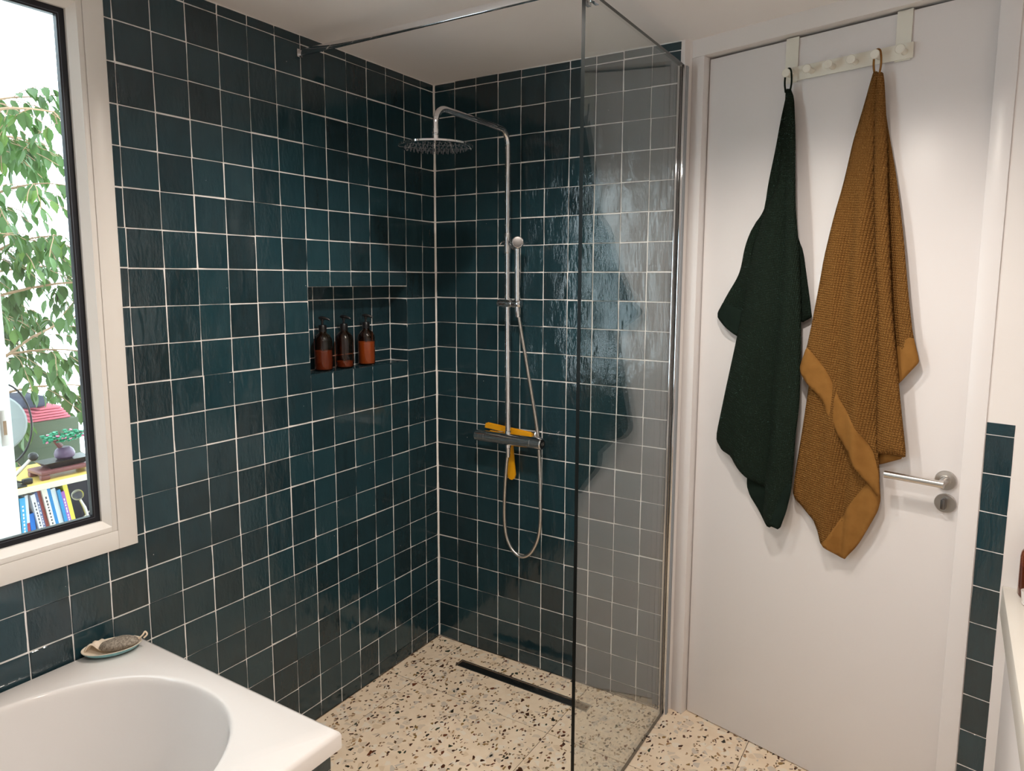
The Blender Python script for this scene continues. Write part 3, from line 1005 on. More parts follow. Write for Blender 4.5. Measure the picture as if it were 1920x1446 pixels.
def cloth(name, poly, depth, mat_, parent, thick=.0045, step=.008, curl=.006, cw=.012):
    poly = resample(round_poly(poly, 1), step)
    lo, hi = np.min(poly, 0), np.max(poly, 0)
    gx, gy = np.meshgrid(np.arange(lo[0], hi[0], step), np.arange(lo[1], hi[1], step))
    P = np.stack([gx.ravel(), gy.ravel()], 1)
    P[:, 0] += (np.round(P[:, 1]/step).astype(int) % 2)*step*.5
    P = P[inside(P, poly)]
    if len(P): P = P[pl_dist(P, poly) > step*.55]
    n = len(poly)
    verts = [Vector(p) for p in poly]+[Vector(p) for p in P]
    r = geometry.delaunay_2d_cdt(verts, [(k, (k+1) % n) for k in range(n)], [list(range(n))], 1, 1e-6)
    V = np.array([tuple(v) for v in r[0]])
    dn = depth(V)-curl*np.exp(-pl_dist(V, poly)/cw)
    bm = NB()
    uvl = bm.loops.layers.uv.new('UVMap')
    bv = [bm.verts.new(D(v[0], d_, v[1])) for v, d_ in zip(V, dn)]
    for f in r[2]:
        try: fc = bm.faces.new([bv[k] for k in f])
        except ValueError: continue
        for lp, k in zip(fc.loops, f): lp[uvl].uv = (V[k][0], V[k][1])
    bmesh.ops.recalc_face_normals(bm, faces=bm.faces)
    s_ = sum((f.normal.dot(ND) for f in bm.faces))
    me_o = obj(name, bm, mat_, parent, smooth=180)
    if s_ < 0: me_o.data.flip_normals()
    md = me_o.modifiers.new('thickness', 'SOLIDIFY'); md.thickness = thick; md.offset = -1
    return me_o
def along(pl, V):
    """signed s-distance from a polyline given as (s,z) from top to bottom"""
    z = np.array([p[1] for p in pl])[::-1]; s = np.array([p[0] for p in pl])[::-1]
    return V[:, 0]-np.interp(V[:, 1], z, s)
def ridge(pl, V, a, w):
    return a*np.exp(-(along(pl, V)/w)**2)
def crease(pl, V, a, w):
    return -a*np.exp(-np.abs(along(pl, V))/w)
def grow(V, z0=2.11, l=.35):
    return np.clip((z0-V[:, 1])/l, .12, 1)
TOW={
 'G_flap':(.03,[(.272,2.109),(.255,2.024),(.239,1.91),(.22,1.777),(.185,1.723),(.146,1.592),(.099,1.48),(.072,1.445),(.075,1.426),(.146,1.371),(.238,1.361),(.299,1.495),(.297,1.903)]),
 'G_flap_hem':(.033,[(.099,1.482),(.074,1.445),(.075,1.426),(.147,1.369),(.186,1.358),(.182,1.442)]),
 'G_front':(.042,[(.272,2.11),(.272,2.027),(.273,1.904),(.267,1.828),(.228,1.752),(.191,1.649),(.177,1.526),(.163,1.448),(.149,1.361),(.12,1.205),(.092,1.05),(.092,1.021),(.114,.991),(.153,.98),(.187,.942),(.21,.921),(.242,.906),(.271,.895),(.267,.825),(.279,.8),(.299,.791),(.332,.782),(.349,.845),(.361,.912),(.363,.966),(.366,1.094),(.372,1.183),(.367,1.345),(.36,1.496),(.348,1.644),(.334,1.765),(.314,1.978),(.299,2.083),(.288,2.107)]),
 'G_front_hem':(.046,[(.301,.794),(.334,.782),(.353,.847),(.364,.91),(.364,.939),(.337,.913),(.315,.843)]),
 'G_back':(.028,[(.2,.944),(.201,.887),(.213,.857),(.246,.816),(.274,.77),(.286,.768),(.317,.805),(.33,.885),(.257,.955)]),
 'G_rflap':(.032,[(.323,1.684),(.346,1.637),(.364,1.543),(.37,1.512),(.382,1.446),(.381,1.44),(.353,1.423),(.319,1.447),(.31,1.622)]),
 'O_flap':(.03,[(.519,2.11),(.538,2.098),(.552,1.989),(.591,1.812),(.619,1.665),(.643,1.502),(.658,1.41),(.677,1.338),(.675,1.329),(.633,1.273),(.587,1.25),(.564,1.501),(.526,1.947)]),
 'O_flap_hem':(.034,[(.66,1.407),(.679,1.339),(.677,1.328),(.635,1.272),(.609,1.246),(.602,1.353)]),
 'O_fold':(.052,[(.522,2.106),(.525,1.99),(.539,1.804),(.556,1.611),(.57,1.486),(.581,1.304),(.589,1.131),(.593,1.07),(.63,1.073),(.668,1.072),(.667,1.092),(.646,1.22),(.629,1.336),(.616,1.419),(.605,1.502),(.58,1.747),(.561,1.964),(.547,2.078),(.542,2.103)]),
 'O_inner':(.036,[(.583,1.144),(.59,1.033),(.609,1.041),(.659,1.066),(.652,1.155)]),
 'O_front':(.046,[(.519,2.108),(.51,2.068),(.495,2.001),(.476,1.922),(.456,1.812),(.433,1.7),(.415,1.614),(.402,1.497),(.393,1.419),(.383,1.359),(.366,1.297),(.369,1.275),(.39,1.248),(.421,1.222),(.443,1.193),(.453,1.158),(.474,1.124),(.507,1.081),(.535,1.038),(.574,.985),(.609,.946),(.606,1.015),(.596,1.087),(.586,1.304),(.574,1.486),(.561,1.611),(.545,1.804),(.532,1.99),(.53,2.106)]),
 'O_front_hem':(.0515,[(.386,1.356),(.367,1.296),(.371,1.274),(.392,1.248),(.423,1.221),(.444,1.193),(.454,1.158),(.476,1.125),(.508,1.081),(.536,1.038),(.575,.985),(.612,.947),(.608,1.016),(.587,1.078),(.533,1.147),(.483,1.217),(.45,1.285),(.402,1.342)]),
 'O_low':(.034,[(.393,1.292),(.388,1.247),(.378,1.126),(.363,.964),(.359,.905),(.367,.883),(.393,.86),(.427,.835),(.443,.801),(.455,.766),(.517,.732),(.554,.788),(.589,.865),(.603,.905),(.608,.937),(.602,.995),(.587,1.053),(.52,1.197),(.456,1.282)]),
 'O_low_hem':(.038,[(.456,.768),(.519,.732),(.556,.788),(.59,.865),(.605,.905),(.61,.939),(.604,.988),(.571,.981),(.516,.885),(.474,.792)]),
}
G_crease = [(.286, 2.092), (.297, 1.855), (.301, 1.59), (.296, 1.431), (.284, 1.2), (.284, 1.015), (.272, .896), (.268, .826)]
G_left = [(.27, 2.057), (.263, 1.75), (.233, 1.428), (.191, 1.189), (.184, .962)]
O_v = [(.521, 2.071), (.502, 1.835), (.484, 1.618), (.469, 1.438), (.469, 1.254)]
O_r = [(.526, 2.07), (.521, 1.833), (.518, 1.588), (.52, 1.38), (.539, 1.2)]
OL_v = [(.51, 1.103), (.51, 1.041), (.514, .935), (.508, .849)]
OL_r = [(.465, 1.191), (.459, 1.031), (.453, .868)]
G_r2 = [(p[0]+.032, p[1]) for p in G_crease]
O_c = [(.527, 1.99), (.541, 1.804), (.558, 1.611), (.572, 1.486), (.583, 1.304), (.591, 1.10)]
def g_front(V):
    g = grow(V)
    step = .020*g/(1+np.exp(-along(G_crease, V)/.003))
    return .040+step+ridge(G_left, V, .022, .045)*g+ridge(G_r2, V, .012, .020)*g+crease(G_crease, V, .012, .007)*g
def o_front(V):
    g = grow(V)
    return .044+ridge(O_v, V, -.010, .018)*g+ridge(O_r, V, .014, .022)*g+.003*np.sin(V[:, 0]*95+V[:, 1]*6)*g+crease(O_c, V, .022, .012)*g*np.clip((V[:, 1]-1.10)/.06, 0, 1)
def o_low(V):
    return .036+crease(OL_v, V, .012, .008)+ridge(OL_r, V, .012, .03)+.003*np.sin(V[:, 0]*110)
gt = thing('towel', tuple(D(.277, .03, 2.15)), 'dark green waffle towel hanging from the first hook on the door', 'towel')
T = TOW
cloth('side_fold', T['G_flap'][1], lambda V: .022+.010*np.sin(V[:, 0]*70+V[:, 1]*9)*grow(V)**2, MT['g_cloth'], gt, curl=.003)
cloth('hem', T['G_flap_hem'][1], lambda V: .028+.006*np.sin(V[:, 0]*70), MT['g_hem'], gt, .003, curl=.001)
cloth('back_fold', T['G_back'][1], lambda V: .024+0*V[:, 0], MT['g_hem'], gt)
cloth('side_fold', T['G_rflap'][1], lambda V: .026+0*V[:, 0], MT['g_cloth'], gt)
cloth('front', T['G_front'][1], g_front, MT['g_cloth'], gt, curl=.012, cw=.014)
cloth('hem', T['G_front_hem'][1], lambda V: g_front(V)+.004, MT['g_hem'], gt, .003, curl=.008)
bm = NB()
k0 = KS[0]
tube(bm, smooth_path([D(k0-.003, .034, 2.098), D(k0-.007, .034, 2.125), D(k0-.006, .032, 2.155), D(k0+.001, .031, 2.1655), D(k0+.009, .031, 2.158), D(k0+.013, .033, 2.125), D(k0+.010, .034, 2.098)], 5), .0027, 8)
obj('hanging_loop', bm, MT['g_hem'], gt, smooth=60)
ot = thing('towel', tuple(D(.521, .03, 2.15)), 'ochre brown waffle towel with smooth hem hanging beside the green one', 'towel')
cloth('side_fold', T['O_flap'][1], lambda V: .026+.008*np.sin(V[:, 0]*60+V[:, 1]*5)*grow(V)**2, MT['o_cloth'], ot, curl=.004)
cloth('hem', T['O_flap_hem'][1], lambda V: .031+.004*np.sin(V[:, 0]*60), MT['o_hem'], ot, .003, curl=.001)
cloth('inner_fold', T['O_inner'][1], lambda V: .030+0*V[:, 0], MT['o_hem'], ot)
cloth('lower_fold', T['O_low'][1], o_low, MT['o_cloth'], ot, curl=.006)
cloth('hem', T['O_low_hem'][1], lambda V: o_low(V)+.004, MT['o_hem'], ot, .003, curl=.004)
cloth('front', T['O_front'][1], lambda V: o_front(V)+.008, MT['o_cloth'], ot, curl=.010)
cloth('hem', T['O_front_hem'][1], lambda V: o_front(V)+.0125, MT['o_hem'], ot, .003, curl=.003, cw=.006)
cloth('front_fold', T['O_fold'][1], lambda V: .054+.010*grow(V), MT['o_cloth'], ot, curl=.020, cw=.016)
k0 = KS[4]
bm = NB(); tube(bm, smooth_path([D(k0+.002, .038, 2.095), D(k0-.004, .036, 2.125), D(k0-.004, .033, 2.156), D(k0+.002, .032, 2.1655), D(k0+.010, .032, 2.158), D(k0+.014, .034, 2.125), D(k0+.012, .038, 2.095)], 5), .0027, 8)
obj('hanging_loop', bm, MT['o_hem'], ot, smooth=60)

# ---- vanity at the right edge
VXL, VZT = 1.968, .782
van = thing('vanity', (2.2, -.9, 0), 'white vanity unit with thick cream countertop beside the door', 'vanity')
bm = NB(); prism(bm, [(VXL, -1.55), (2.458, -1.55), (2.458, -.319), (VXL, -.1985)], VZT-.075, VZT)
bmesh.ops.bevel(bm, geom=list(bm.edges), offset=.002, segments=2, profile=.5, affect='EDGES')
obj('countertop', bm, MT['counter'], van, smooth=40)
bm = NB(); prism(bm, [(VXL+.03, -1.52), (2.456, -1.52), (2.456, -.322), (VXL+.03, -.209)], .12, VZT-.076)
obj('cabinet', bm, MT['gloss'], van, smooth=40)
for k in range(2):
    bm = NB(); y0 = -1.51+k*.61
    box(bm, (VXL+.012, y0, .13), (VXL+.0295, y0+.603, VZT-.085), bev=.0015)
    dd = obj('cabinet_door', bm, MT['gloss'], van, smooth=40)
    bm = NB(); tube(bm, [(VXL+.006, y0+(.55 if k == 0 else .05), .50), (VXL+.006, y0+(.55 if k == 0 else .05), .62)], .005, 10)
    obj('handle', bm, MT['steel'], dd, smooth=40)
bm = NB(); prism(bm, [(VXL+.08, -1.50), (2.455, -1.50), (2.455, -.325), (VXL+.08, -.235)], 0, .121)
obj('plinth', bm, MT['gloss'], van)
b_ = pump_bottle('soap_bottle', (2.027, -.2475, VZT+.0006), 'dark amber bottle standing on the vanity by the door', .08, MT['lotion2'], 2.4)
cup = thing('tumbler', (2.017, -.301, VZT), 'small white cup on the vanity in front of the amber bottle', 'cup')
bm = NB(); lathe(bm, [(.013, 0), (.016, .002), (.019, .03), (.0195, .034), (.0178, .034), (.0165, .006), (.004, .004)], (2.017, -.301, VZT+.0004), n=24)
obj('cup_body', bm, MT['acryl'], cup, smooth=50)

# ---- ceiling downlights
DL = ['in front of the door', 'before the shower entrance', 'over the middle of the room']
LAMP_NAMES = ['downlight_door_offscreen', 'downlight_shower_offscreen', 'downlight_middle_offscreen']
for k, (lx, ly) in enumerate(DOWNLIGHTS):
    fx = thing('ceiling_downlight', (lx, ly, CEIL), 'small round recessed ceiling downlight '+DL[k], 'lamp', 'recessed ceiling downlights')
    bm = NB(); lathe(bm, [(.030, -.004), (.043, -.004), (.044, -.0005), (.030, -.0005)], (lx, ly, CEIL), n=32, caps=False)
    obj('trim_ring', bm, MT['gloss'], fx, smooth=40)
    bm = NB(); lathe(bm, [(.030, -.0030), (.030, -.0008)], (lx, ly, CEIL), n=32)
    obj('lens', bm, MT['lens'], fx, smooth=40)
    ld = bpy.data.lights.new(LAMP_NAMES[k], 'SPOT')
    ld.energy = DOWNLIGHT_W; ld.color = DOWNLIGHT_COL; ld.spot_size = math.radians(150); ld.spot_blend = .6; ld.shadow_soft_size = .03
    lo = link(bpy.data.objects.new(LAMP_NAMES[k], ld)); lo.location = (0, 0, -.012); lo.parent = fx
# ================================================================== THE GARDEN ROOM BEHIND THE WINDOW
MT['ext_white'] = mat('garden_room_white', lin((236, 240, 242)), .5)
MT['ext_floor'] = mat('garden_room_floor', lin((170, 160, 150)), .6)
MT['shelf_y'] = mat('yellow_shelf_top', lin((206, 176, 92)), .35)
MT['shelf_w'] = mat('shelf_edge', lin((214, 206, 190)), .5)
MT['bark'] = mat('ficus_bark', lin((150, 122, 96)), .8)
m = mat('speckled_panel', lin((38, 40, 62)), .5); t = NT(m)
vo = t.new('ShaderNodeTexVoronoi'); t.put(vo.inputs['Vector'], t.geo()); vo.inputs['Scale'].default_value = 95
sp = t.new('ShaderNodeSeparateColor'); t.put(sp.inputs[0], vo.outputs['Color'])
k_ = t.math('MULTIPLY', t.math('LESS_THAN', vo.outputs['Distance'], .16), t.math('GREATER_THAN', sp.outputs[0], .45))
t.put(t.b.inputs['Base Color'], t.mix(k_, (*lin((34, 36, 58)), 1), (*lin((190, 196, 214)), 1))); MT['speck'] = m
def leaf_mat(name, c):
    m = mat(name, c, .45); t = NT(m)
    out = t.n['Material Output']
    oi = t.new('ShaderNodeObjectInfo')
    cc = t.ramp(t.math('ADD', t.math('MULTIPLY', oi.outputs['Random'], .8), t.math('MULTIPLY', t.noise(t.geo(), 9, 1), .25)), [(0, tuple(v*.6 for v in c)), (.6, c), (1, (c[0]*1.7, c[1]*1.35, c[2]*.9))])
    t.put(t.b.inputs['Base Color'], cc)
    tl = t.new('ShaderNodeBsdfTranslucent'); t.put(tl.inputs['Color'], cc)
    mx = t.new('ShaderNodeMixShader'); mx.inputs[0].default_value = .35
    t.l.new(t.b.outputs[0], mx.inputs[1]); t.l.new(tl.outputs[0], mx.inputs[2]); t.l.new(mx.outputs[0], out.inputs['Surface'])
    return m
MT['leaf'] = leaf_mat('ficus_leaf', lin((80, 112, 58)))

# shell: floor, part of a ceiling, inner side of the party wall is the bathroom wall itself
bm = NB(); box(bm, (-3.2, -4.2, -.05), (-.165, 1.2, 0))
tag(obj('floor_garden_room', bm, MT['ext_floor']), 'floor of the bright room behind the window', 'floor', kind='structure')
bm = NB(); box(bm, (-3.2, -4.2, 2.46), (-.93, -.93, 2.54))
tag(obj('ceiling_garden_room', bm, MT['ext_white']), 'white ceiling of the bright room behind the window', 'ceiling', kind='structure')
# open door leaf edge with strike plate, close behind the window
pdr = thing('door_2', (-.42, -1.8, 0), 'edge of a white door with a metal strike plate behind the window', 'door', kind='structure')
bm = NB(); box(bm, (-.440, -2.2, .02), (-.400, -1.405, 2.1), bev=.002)
pl_ = obj('leaf', bm, MT['ext_white'], pdr, smooth=40)
bm = NB(); box(bm, (-.4002, -1.434, 1.085), (-.3985, -1.413, 1.185), bev=.0005)
sp_ = obj('strike_plate', bm, MT['steel'], pl_, smooth=40)
bm = NB(); box(bm, (-.3988, -1.4275, 1.115), (-.3978, -1.4195, 1.155))
obj('strike_slot', bm, MT['bark'], pl_)

# ---- shelf unit
SX = -.455
shf = thing('shelf_unit', (SX-.13, -1.2, 0), 'low shelf unit with yellow top, books below and a bonsai on top', 'shelf')
bm = NB(); box(bm, (SX-.27, -1.62, .921), (SX, -.72, .940), bev=.001)
for f in bm.faces: f.material_index = 1 if f.normal.z > .5 else 0
tb = obj('top_board', bm, [MT['shelf_w'], MT['shelf_y']], shf)
bm = NB(); box(bm, (SX-.27, -1.60, .690), (SX-.004, -.74, .706)); obj('lower_board', bm, MT['shelf_w'], shf)
bm = NB(); box(bm, (SX-.268, -1.60, .708), (SX-.258, -.74, .920)); obj('back_panel', bm, MT['speck'], shf)
for y in (-1.60, -.755):
    bm = NB(); box(bm, (SX-.27, y, 0), (SX-.004, y+.015, .920)); obj('side_panel', bm, MT['shelf_w'], shf)

# ---- books: colour, bottom y, thickness, height, lean (radians), second colour band, words
def bookmat(c): return mat('book_cover', lin(c), .4)
MT['pages'] = mat('book_pages', lin((170, 160, 146)), .8)
books = [((70, 170, 222), -1.369, .015, .196, .0, 'light blue book with pale lettering at the door end of the row'),
         ((222, 224, 226), -1.3535, .009, .200, .0, 'thin white book with a red band beside the light blue one'),
         ((24, 120, 216), -1.3355, .013, .140, .06, 'short bright blue book among taller ones'),
         ((226, 226, 232), -1.3095, .0120, .200, .15, 'white book with black spine lettering'),
         ((88, 104, 150), -1.2970, .0085, .204, .15, 'grey blue book with white spine lettering'),
         ((150, 66, 56), -1.2880, .0098, .209, .15, 'brick red book beside a cream one'),
         ((234, 230, 216), -1.2777, .0148, .211, .15, 'cream book with grey spine lettering'),
         ((38, 132, 196), -1.2623, .0103, .211, .15, 'blue book taller than the white ones around it'),
         ((228, 236, 236), -1.2515, .0148, .202, .15, 'white book between two blue ones'),
         ((42, 140, 196), -1.2361, .0088, .197, .15, 'blue book beside the purple one'),
         ((158, 98, 178), -1.2267, .0113, .187, .15, 'purple book with white lettering beside the yellow one'),
         ((226, 214, 84), -1.2149, .0133, .214, .15, 'yellow book at the end of the row')]
MT['print_d'] = mat('print_dark', lin((60, 60, 70)), .5); MT['print_w'] = mat('print_white', lin((235, 235, 240)), .5)
for k, (c, y, w, h, ln, lb) in enumerate(books):
    bx_ = SX-.03-.004*(k % 3)
    bk = thing('book', (bx_, y, .7065), lb, 'book', 'books on the low shelf')
    rot = Matrix.Rotation(ln, 3, 'X')
    def P_(dx, dy, dz): return Vector((bx_+dx, y, .7065))+rot @ Vector((0, dy, dz))
    def bbox(bm, x0, x1, y0, y1, z0, z1):
        c8 = [bm.verts.new(P_(xx, yy, zz)) for xx in (x0, x1) for yy in (y0, y1) for zz in (z0, z1)]
        for f in ((0, 1, 3, 2), (4, 6, 7, 5), (0, 4, 5, 1), (2, 3, 7, 6), (0, 2, 6, 4), (1, 5, 7, 3)): bm.faces.new([c8[i] for i in f])
    dep = .150
    bm = NB(); bbox(bm, -dep, 0, 0, .0012, 0, h); bbox(bm, -dep, 0, w-.0012, w, 0, h); bbox(bm, -.0014, 0, .0012, w-.0012, 0, h)
    cv = obj('cover', bm, bookmat(c), bk)
    bm = NB(); bbox(bm, -dep+.004, -.0015, .0013, w-.0013, .003, h-.003); obj('pages', bm, MT['pages'], bk)
    if k == 1:
        bm = NB(); bbox(bm, 0, .0004, .0002, w-.0002, .05, .115); obj('spine_band', bm, bookmat((160, 60, 70)), cv)
    if k in (0, 3, 4, 6, 10):
        bm = NB(); rg = random.Random(k); z = h*.30
        while z < h*.86:
            l = rg.uniform(.004, .008); bbox(bm, 0, .0003, w*.36, w*.64, z, z+l); z += l+rg.uniform(.0018, .006)
        o = obj('spine_print', bm, MT['print_w'] if k in (0, 4, 10) else MT['print_d'], cv); o['kind'] = 'stuff'

# ---- clear ball on a jointed stand, beside the yellow book
gb = thing('glass_ball_stand', (SX-.05, -1.168, .7065), 'clear glass ball on a small jointed grey stand beside the books', 'ornament')
bm = NB(); bmesh.ops.create_uvsphere(bm, u_segments=24, v_segments=14, radius=.0175, matrix=Matrix.Translation((SX-.05, -1.198, .866)))
MT['ball'] = mat('clear_ball', (.9, .95, 1), .03, trans=1.0, ior=1.45); obj('ball', bm, MT['ball'], gb, smooth=80)
bm = NB(); tube(bm, [(SX-.05, -1.192, .850), (SX-.05, -1.180, .820), (SX-.05, -1.171, .780), (SX-.05, -1.168, .710)], [.004, .006, .005, .007], 10); obj('stem', bm, MT['steel'], gb, smooth=50)
bm = NB(); tube(bm, [(SX-.05, -1.200, .772), (SX-.05, -1.175, .798), (SX-.05, -1.143, .818)], .0028, 8); obj('cross_arm', bm, MT['steel'], gb, smooth=50)
bm = NB(); lathe(bm, [(.02, 0), (.019, .004), (.006, .006)], (SX-.05, -1.168, .7065), n=20); obj('foot', bm, MT['steel'], gb, smooth=40)

# ---- brick-built bonsai on a tray and carved stand
TZ_ = .9402
bs = thing('display_stand', (-.53, -1.225, TZ_), 'low carved brown stand on the yellow shelf top under the bonsai', 'stand')
bm = NB(); box(bm, (-.575, -1.305, TZ_+.014), (-.485, -1.14, TZ_+.026), bev=.003)
obj('stand_top', bm, MT.setdefault('wood_r', mat('red_brown_wood', lin((112, 66, 66)), .4)), bs, smooth=40)
for yy in (-1.305, -1.165):
    for xx in (-.575, -.503):
        bm = NB(); box(bm, (xx, yy, TZ_), (xx+.018, yy+.025, TZ_+.0145), bev=.003); obj('foot', bm, MT['wood_r'], bs, smooth=40)
ty = thing('bonsai_tray', (-.53, -1.22, TZ_+.0262), 'shallow black tray with flared rim on the brown stand', 'tray')
bm = NB()
for (f0, z0), (f1, z1) in (((.75, .001), (1.0, .020)),):
    a = [(-.53+sx*.036*f0, -1.22+sy*.066*f0) for sx, sy in ((-1, -1), (1, -1), (1, 1), (-1, 1))]
    b = [(-.53+sx*.036*f1, -1.22+sy*.070*f1) for sx, sy in ((-1, -1), (1, -1), (1, 1), (-1, 1))]
    A_ = [bm.verts.new((x, y, TZ_+.0262+z0)) for x, y in a]; Bv = [bm.verts.new((x, y, TZ_+.0262+z1)) for x, y in b]
    bm.faces.new(A_[::-1]); bm.faces.new(Bv)
    for i in range(4): bm.faces.new((A_[i], A_[(i+1) % 4], Bv[(i+1) % 4], Bv[i]))
obj('tray_body', bm, MT['black'], ty)
bn = thing('toy_bonsai', (-.53, -1.215, TZ_+.0465), 'toy-brick bonsai with emerald leaves, pink flowers and a purple-brown pot', 'ornament')
bm = NB(); lathe(bm, [(.020, 0), (.027, .006), (.029, .016), (.025, .028), (.016, .036)], (-.53, -1.215, TZ_+.0465), n=14)
obj('pot', bm, MT.setdefault('pot_p', mat('purple_pot', lin((86, 66, 92)), .4)), bn, smooth=30)
bm = NB(); tube(bm, [(-.53, -1.225, TZ_+.085), (-.528, -1.240, TZ_+.105), (-.53, -1.225, TZ_+.128)], [.009, .007, .004], 8)
obj('trunk', bm, MT['wood_r'], bn, smooth=40)
MT['emerald'] = mat('emerald_plastic', lin((24, 128, 92)), .35); MT['pink'] = mat('pink_plastic', lin((206, 120, 150)), .4)
rg = random.Random(5)
bmg, bmp = NB(), NB()
for k in range(150):
    a, r_ = rg.uniform(0, 2*PI), rg.random()**.5
    p = Vector((-.53+.035*r_*math.cos(a), -1.212+.062*r_*math.sin(a), TZ_+.112+rg.uniform(-.012, .026)*(1-.5*r_)))
    q = Matrix.Rotation(rg.uniform(0, 3), 3, 'Z') @ Matrix.Rotation(rg.uniform(-.5, .5), 3, 'X')
    h = Vector((.006, .0035, .0016))
    box(bmp if k % 8 == 0 else bmg, p-h, p+h, q)
o = obj('plastic_leaves', bmg, MT['emerald'], bn); o['kind'] = 'stuff'
o = obj('plastic_flowers', bmp, MT['pink'], bn); o['kind'] = 'stuff'

# ---- hoop screen on gooseneck, and ball-headed rod
hp_ = thing('hoop_screen', (-.5, -1.39, TZ_), 'black wire hoop with pale disc on a gooseneck foot beside the door edge', 'screen')
bm = NB()
hc = Vector((-.5, -1.392, 1.128)); ry, rz = .066, .122
tube(bm, [hc+Vector((.03*math.cos(2*PI*k/40), ry*math.cos(2*PI*k/40), rz*math.sin(2*PI*k/40))) for k in range(41)], .0030, 8, caps=False)
obj('hoop', bm, MT['black'], hp_, smooth=60)
bm = NB()
lathe(bm, [(.088, -.001), (.092, .003), (.088, .007)], hc+Vector((-.045, -.012, -.002)), (.9, -.45, 0), 32)
obj('disc', bm, MT.setdefault('frost', mat('frosted_plastic', lin((140, 148, 148)), .5)), hp_, smooth=40)
bm = NB(); tube(bm, smooth_path([hc+Vector((0, 0, -.122)), (-.495, -1.385, .985), (-.492, -1.377, .962), (-.490, -1.362, .951), (-.488, -1.345, .949)], 6), .0028, 8)
obj('gooseneck', bm, MT['black'], hp_, smooth=60)
bm = NB(); box(bm, (-.496, -1.356, TZ_+.0005), (-.480, -1.330, TZ_+.017), bev=.003); obj('clamp', bm, MT['black'], hp_, smooth=40)
bm = NB(); box(bm, (-.54, -1.41, TZ_+.0002), (-.46, -1.355, TZ_+.0040), bev=.001); obj('base_plate', bm, MT['black'], hp_)
rd = thing('ball_rod', (-.51, -1.345, TZ_), 'metal rod with a black ball end leaning beside the hoop', 'rod')
bm = NB(); tube(bm, [(-.515, -1.378, .952), (-.512, -1.316, 1.010)], [.006, .0045], 12); obj('rod', bm, MT['steel'], rd, smooth=40)
bm = NB(); bmesh.ops.create_uvsphere(bm, u_segments=20, v_segments=12, radius=.0135, matrix=Matrix.Translation((-.512, -1.312, 1.0135))); obj('ball', bm, MT['black'], rd, smooth=80)

MT['terra0'] = mat('dark_stool', lin((74, 84, 66)), .8)
# ---- pink and grey bundle behind the leaves
pb = thing('cloth_bundle', (-1.25, -1.02, .94), 'pink striped bundle with a dark grey cushion seen between the leaves', 'cushion')
bm = NB()
for k in range(5):
    box(bm, (-1.42, -1.02+.012*k, .985+.011*k), (-1.22, -.86-.008*k, .994+.011*k), bev=.003)
obj('folded_cloth', bm, MT.setdefault('pinkc', mat('pink_cloth', lin((206, 110, 124)), .8)), pb, smooth=40)['kind'] = 'stuff'
bm = NB(); box(bm, (-1.42, -1.03, 1.042), (-1.22, -.94, 1.085), bev=.012); obj('cushion', bm, MT.setdefault('greyc', mat('grey_cloth', lin((70, 74, 92)), .8)), pb, smooth=60)
bm = NB(); box(bm, (-1.45, -1.05, .02), (-1.2, -.84, .984), bev=.004); obj('stool', bm, MT['terra0'], pb, smooth=40)

# ---- weeping fig
fig = thing('weeping_fig', (-1.40, -1.16, 0), 'large weeping fig with drooping pointed green leaves behind the window', 'plant')
bm = NB(); lathe(bm, [(.13, 0), (.17, .02), (.20, .34), (.21, .36), (.19, .36), (.18, .33), (.02, .32)], (-1.40, -1.16, .001), n=28)
obj('pot', bm, MT.setdefault('terra', mat('terracotta', lin((168, 104, 76)), .7)), fig, smooth=40)
def leaf_mesh(seed):
    rg = random.Random(seed)
    bm = NB()
    L_, wd = .058, .013+rg.uniform(0, .004)
    prof = [(0, .0), (.18, .72), (.42, 1.0), (.66, .78), (.86, .30), (1.0, .0)]
    bend, fold = rg.uniform(.008, .02), rg.uniform(.002, .006)
    rows = []
    for t_, w_ in prof:
        zc = -bend*t_*t_
        if w_ == 0: rows.append([bm.verts.new((t_*L_, 0, zc))])
        else: rows.append([bm.verts.new((t_*L_, s_*wd*w_, zc+fold*abs(s_))) for s_ in (-1, 0, 1)])
    for a, b in zip(rows, rows[1:]):
        if len(a) == 1: bm.faces.new((a[0], b[1], b[0])); bm.faces.new((a[0], b[2], b[1]))
        elif len(b) == 1: bm.faces.new((a[0], a[1], b[0])); bm.faces.new((a[1], a[2], b[0]))
        else:
            bm.faces.new((a[0], a[1], b[1], b[0])); bm.faces.new((a[1], a[2], b[2], b[1]))
    me = bpy.data.meshes.new('leaf'); bm.to_mesh(me); bm.free()
    me.materials.append(MT['leaf'])
    for p in me.polygons: p.use_smooth = True
    return me
LEAVES = [leaf_mesh(k) for k in range(5)]
rg = random.Random(11)
leafs = []
FO = ORG[fig.name]
def twig(p, d, l, n):
    """drooping twig with alternate leaves; returns its path"""
    path = [p.copy()]
    for k in range(n):
        d = (d+Vector((rg.uniform(-.18, .18), rg.uniform(-.18, .18), -.16))).normalized()
        d.x = -abs(d.x) if p.x > -.84 else d.x
        p = p+d*(l/n); path.append(p.copy())
        side = 1 if k % 2 else -1
        x = Vector((-d.y, d.x, 0)).normalized()*side
        ld = (d*.5+x*rg.uniform(.3, .8)+Vector((0, 0, -rg.uniform(.5, 1.1)))).normalized()
        leafs.append((p.copy(), ld))
        if rg.random() < .45: leafs.append((p.copy(), (ld+Vector((rg.uniform(-.8, .8), rg.uniform(-.8, .8), -.2))).normalized()))
    return path
FX, FY = -1.40, -1.16
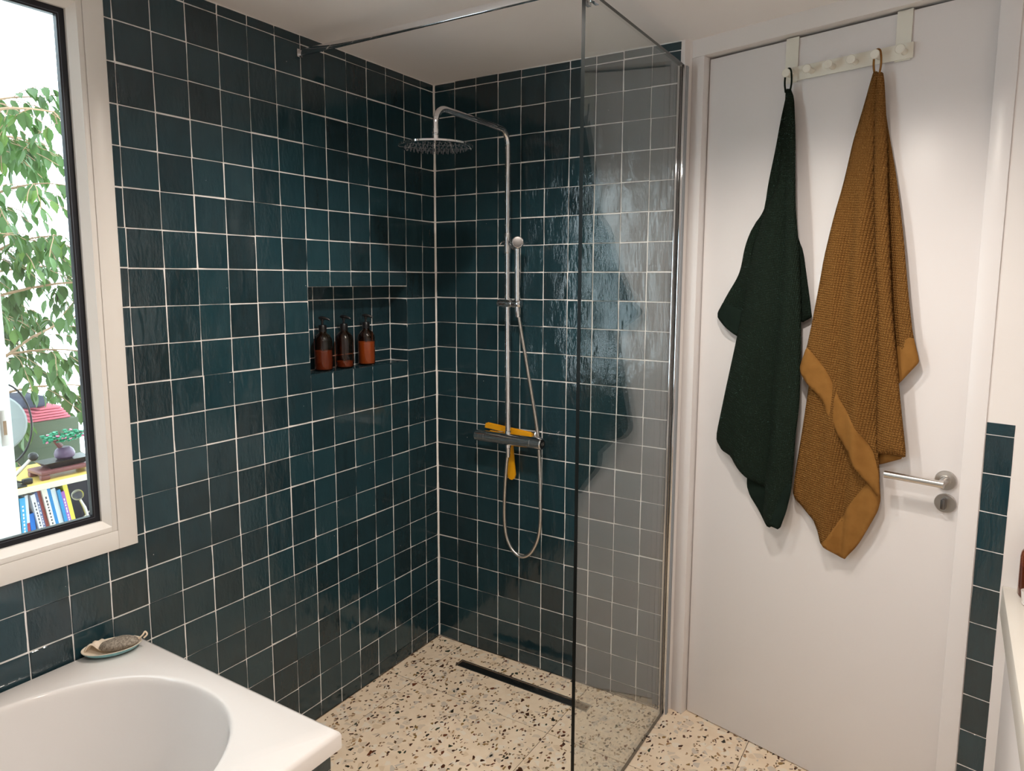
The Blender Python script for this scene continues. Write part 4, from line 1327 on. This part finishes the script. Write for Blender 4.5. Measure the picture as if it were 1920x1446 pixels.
for bi in range(44):
    t0 = bi/43
    base = Vector((FX+rg.uniform(-.05, .05), FY+rg.uniform(-.05, .05), .40+1.72*t0))
    az = rg.uniform(0, 2*PI)
    d = Vector((math.cos(az), math.sin(az), rg.uniform(.35, 1.0))).normalized()
    ln = rg.uniform(.40, .80)*(1.05-.2*t0)
    main = [base]
    p = base
    for k in range(7):
        d = (d+Vector((0, 0, -.10))+Vector((rg.uniform(-.12, .12), rg.uniform(-.12, .12), 0))).normalized()
        if p.x > -.95: d.x = -abs(d.x)
        p = p+d*ln/7; main.append(p.copy())
    bm = NB(); tube(bm, main, [.0075*(1-.1*i) for i in range(8)], 6)
    br = obj('branch', bm, MT['bark'], fig, smooth=60)
    for q in main[2:]:
        for _ in range(2):
            a2 = rg.uniform(0, 2*PI)
            pa = twig(q, (d+Vector((math.cos(a2), math.sin(a2), .1))*.9).normalized(), rg.uniform(.16, .30), 6)
            bm = NB(); tube(bm, pa, .0016, 4); tw = obj('twig', bm, MT['bark'], br)
bm = NB(); tube(bm, [(FX, FY, .3), (FX-.01, FY-.01, .8), (FX+.01, FY, 1.3), (FX, FY, 2.15)], [.032, .026, .02, .01], 10)
obj('trunk', bm, MT['bark'], fig, smooth=60)
def leaf_mx(p, d):
    y = Vector((-d.y, d.x, 0))
    y = y.normalized() if y.length > 1e-3 else Vector((0, 1, 0))
    y = (y+Vector((0, 0, rg.uniform(-.6, .6)))).normalized()
    y = (y-d*y.dot(d)).normalized(); z = d.cross(y); s_ = rg.uniform(.8, 1.2)
    return Matrix(((d.x*s_, y.x*s_, z.x*s_, p.x-FO.x), (d.y*s_, y.y*s_, z.y*s_, p.y-FO.y), (d.z*s_, y.z*s_, z.z*s_, p.z-FO.z), (0, 0, 0, 1)))
def in_view(p):
    d = p-CAM; z = d.dot(_f)
    x = PPX+FPX*d.dot(_r2)/z; y = PPY-FPX*d.dot(_u2)/z
    return -5 < x < 175 and 100 < y < 900
leafs.sort(key=lambda l: (not in_view(l[0]), (l[0]-CAM).length))
for p, d in leafs[:300]:
    o = link(bpy.data.objects.new('leaf', rg.choice(LEAVES))); o.matrix_local = leaf_mx(p, d); o.parent = fig
bm = NB()
for p, d in leafs[300:]:
    tmp = rg.choice(LEAVES).copy(); tmp.transform(leaf_mx(p, d)); bm.from_mesh(tmp); bpy.data.meshes.remove(tmp)
bmesh.ops.translate(bm, verts=bm.verts, vec=FO)
obj('foliage', bm, MT['leaf'], fig, smooth=80)['kind'] = 'stuff'
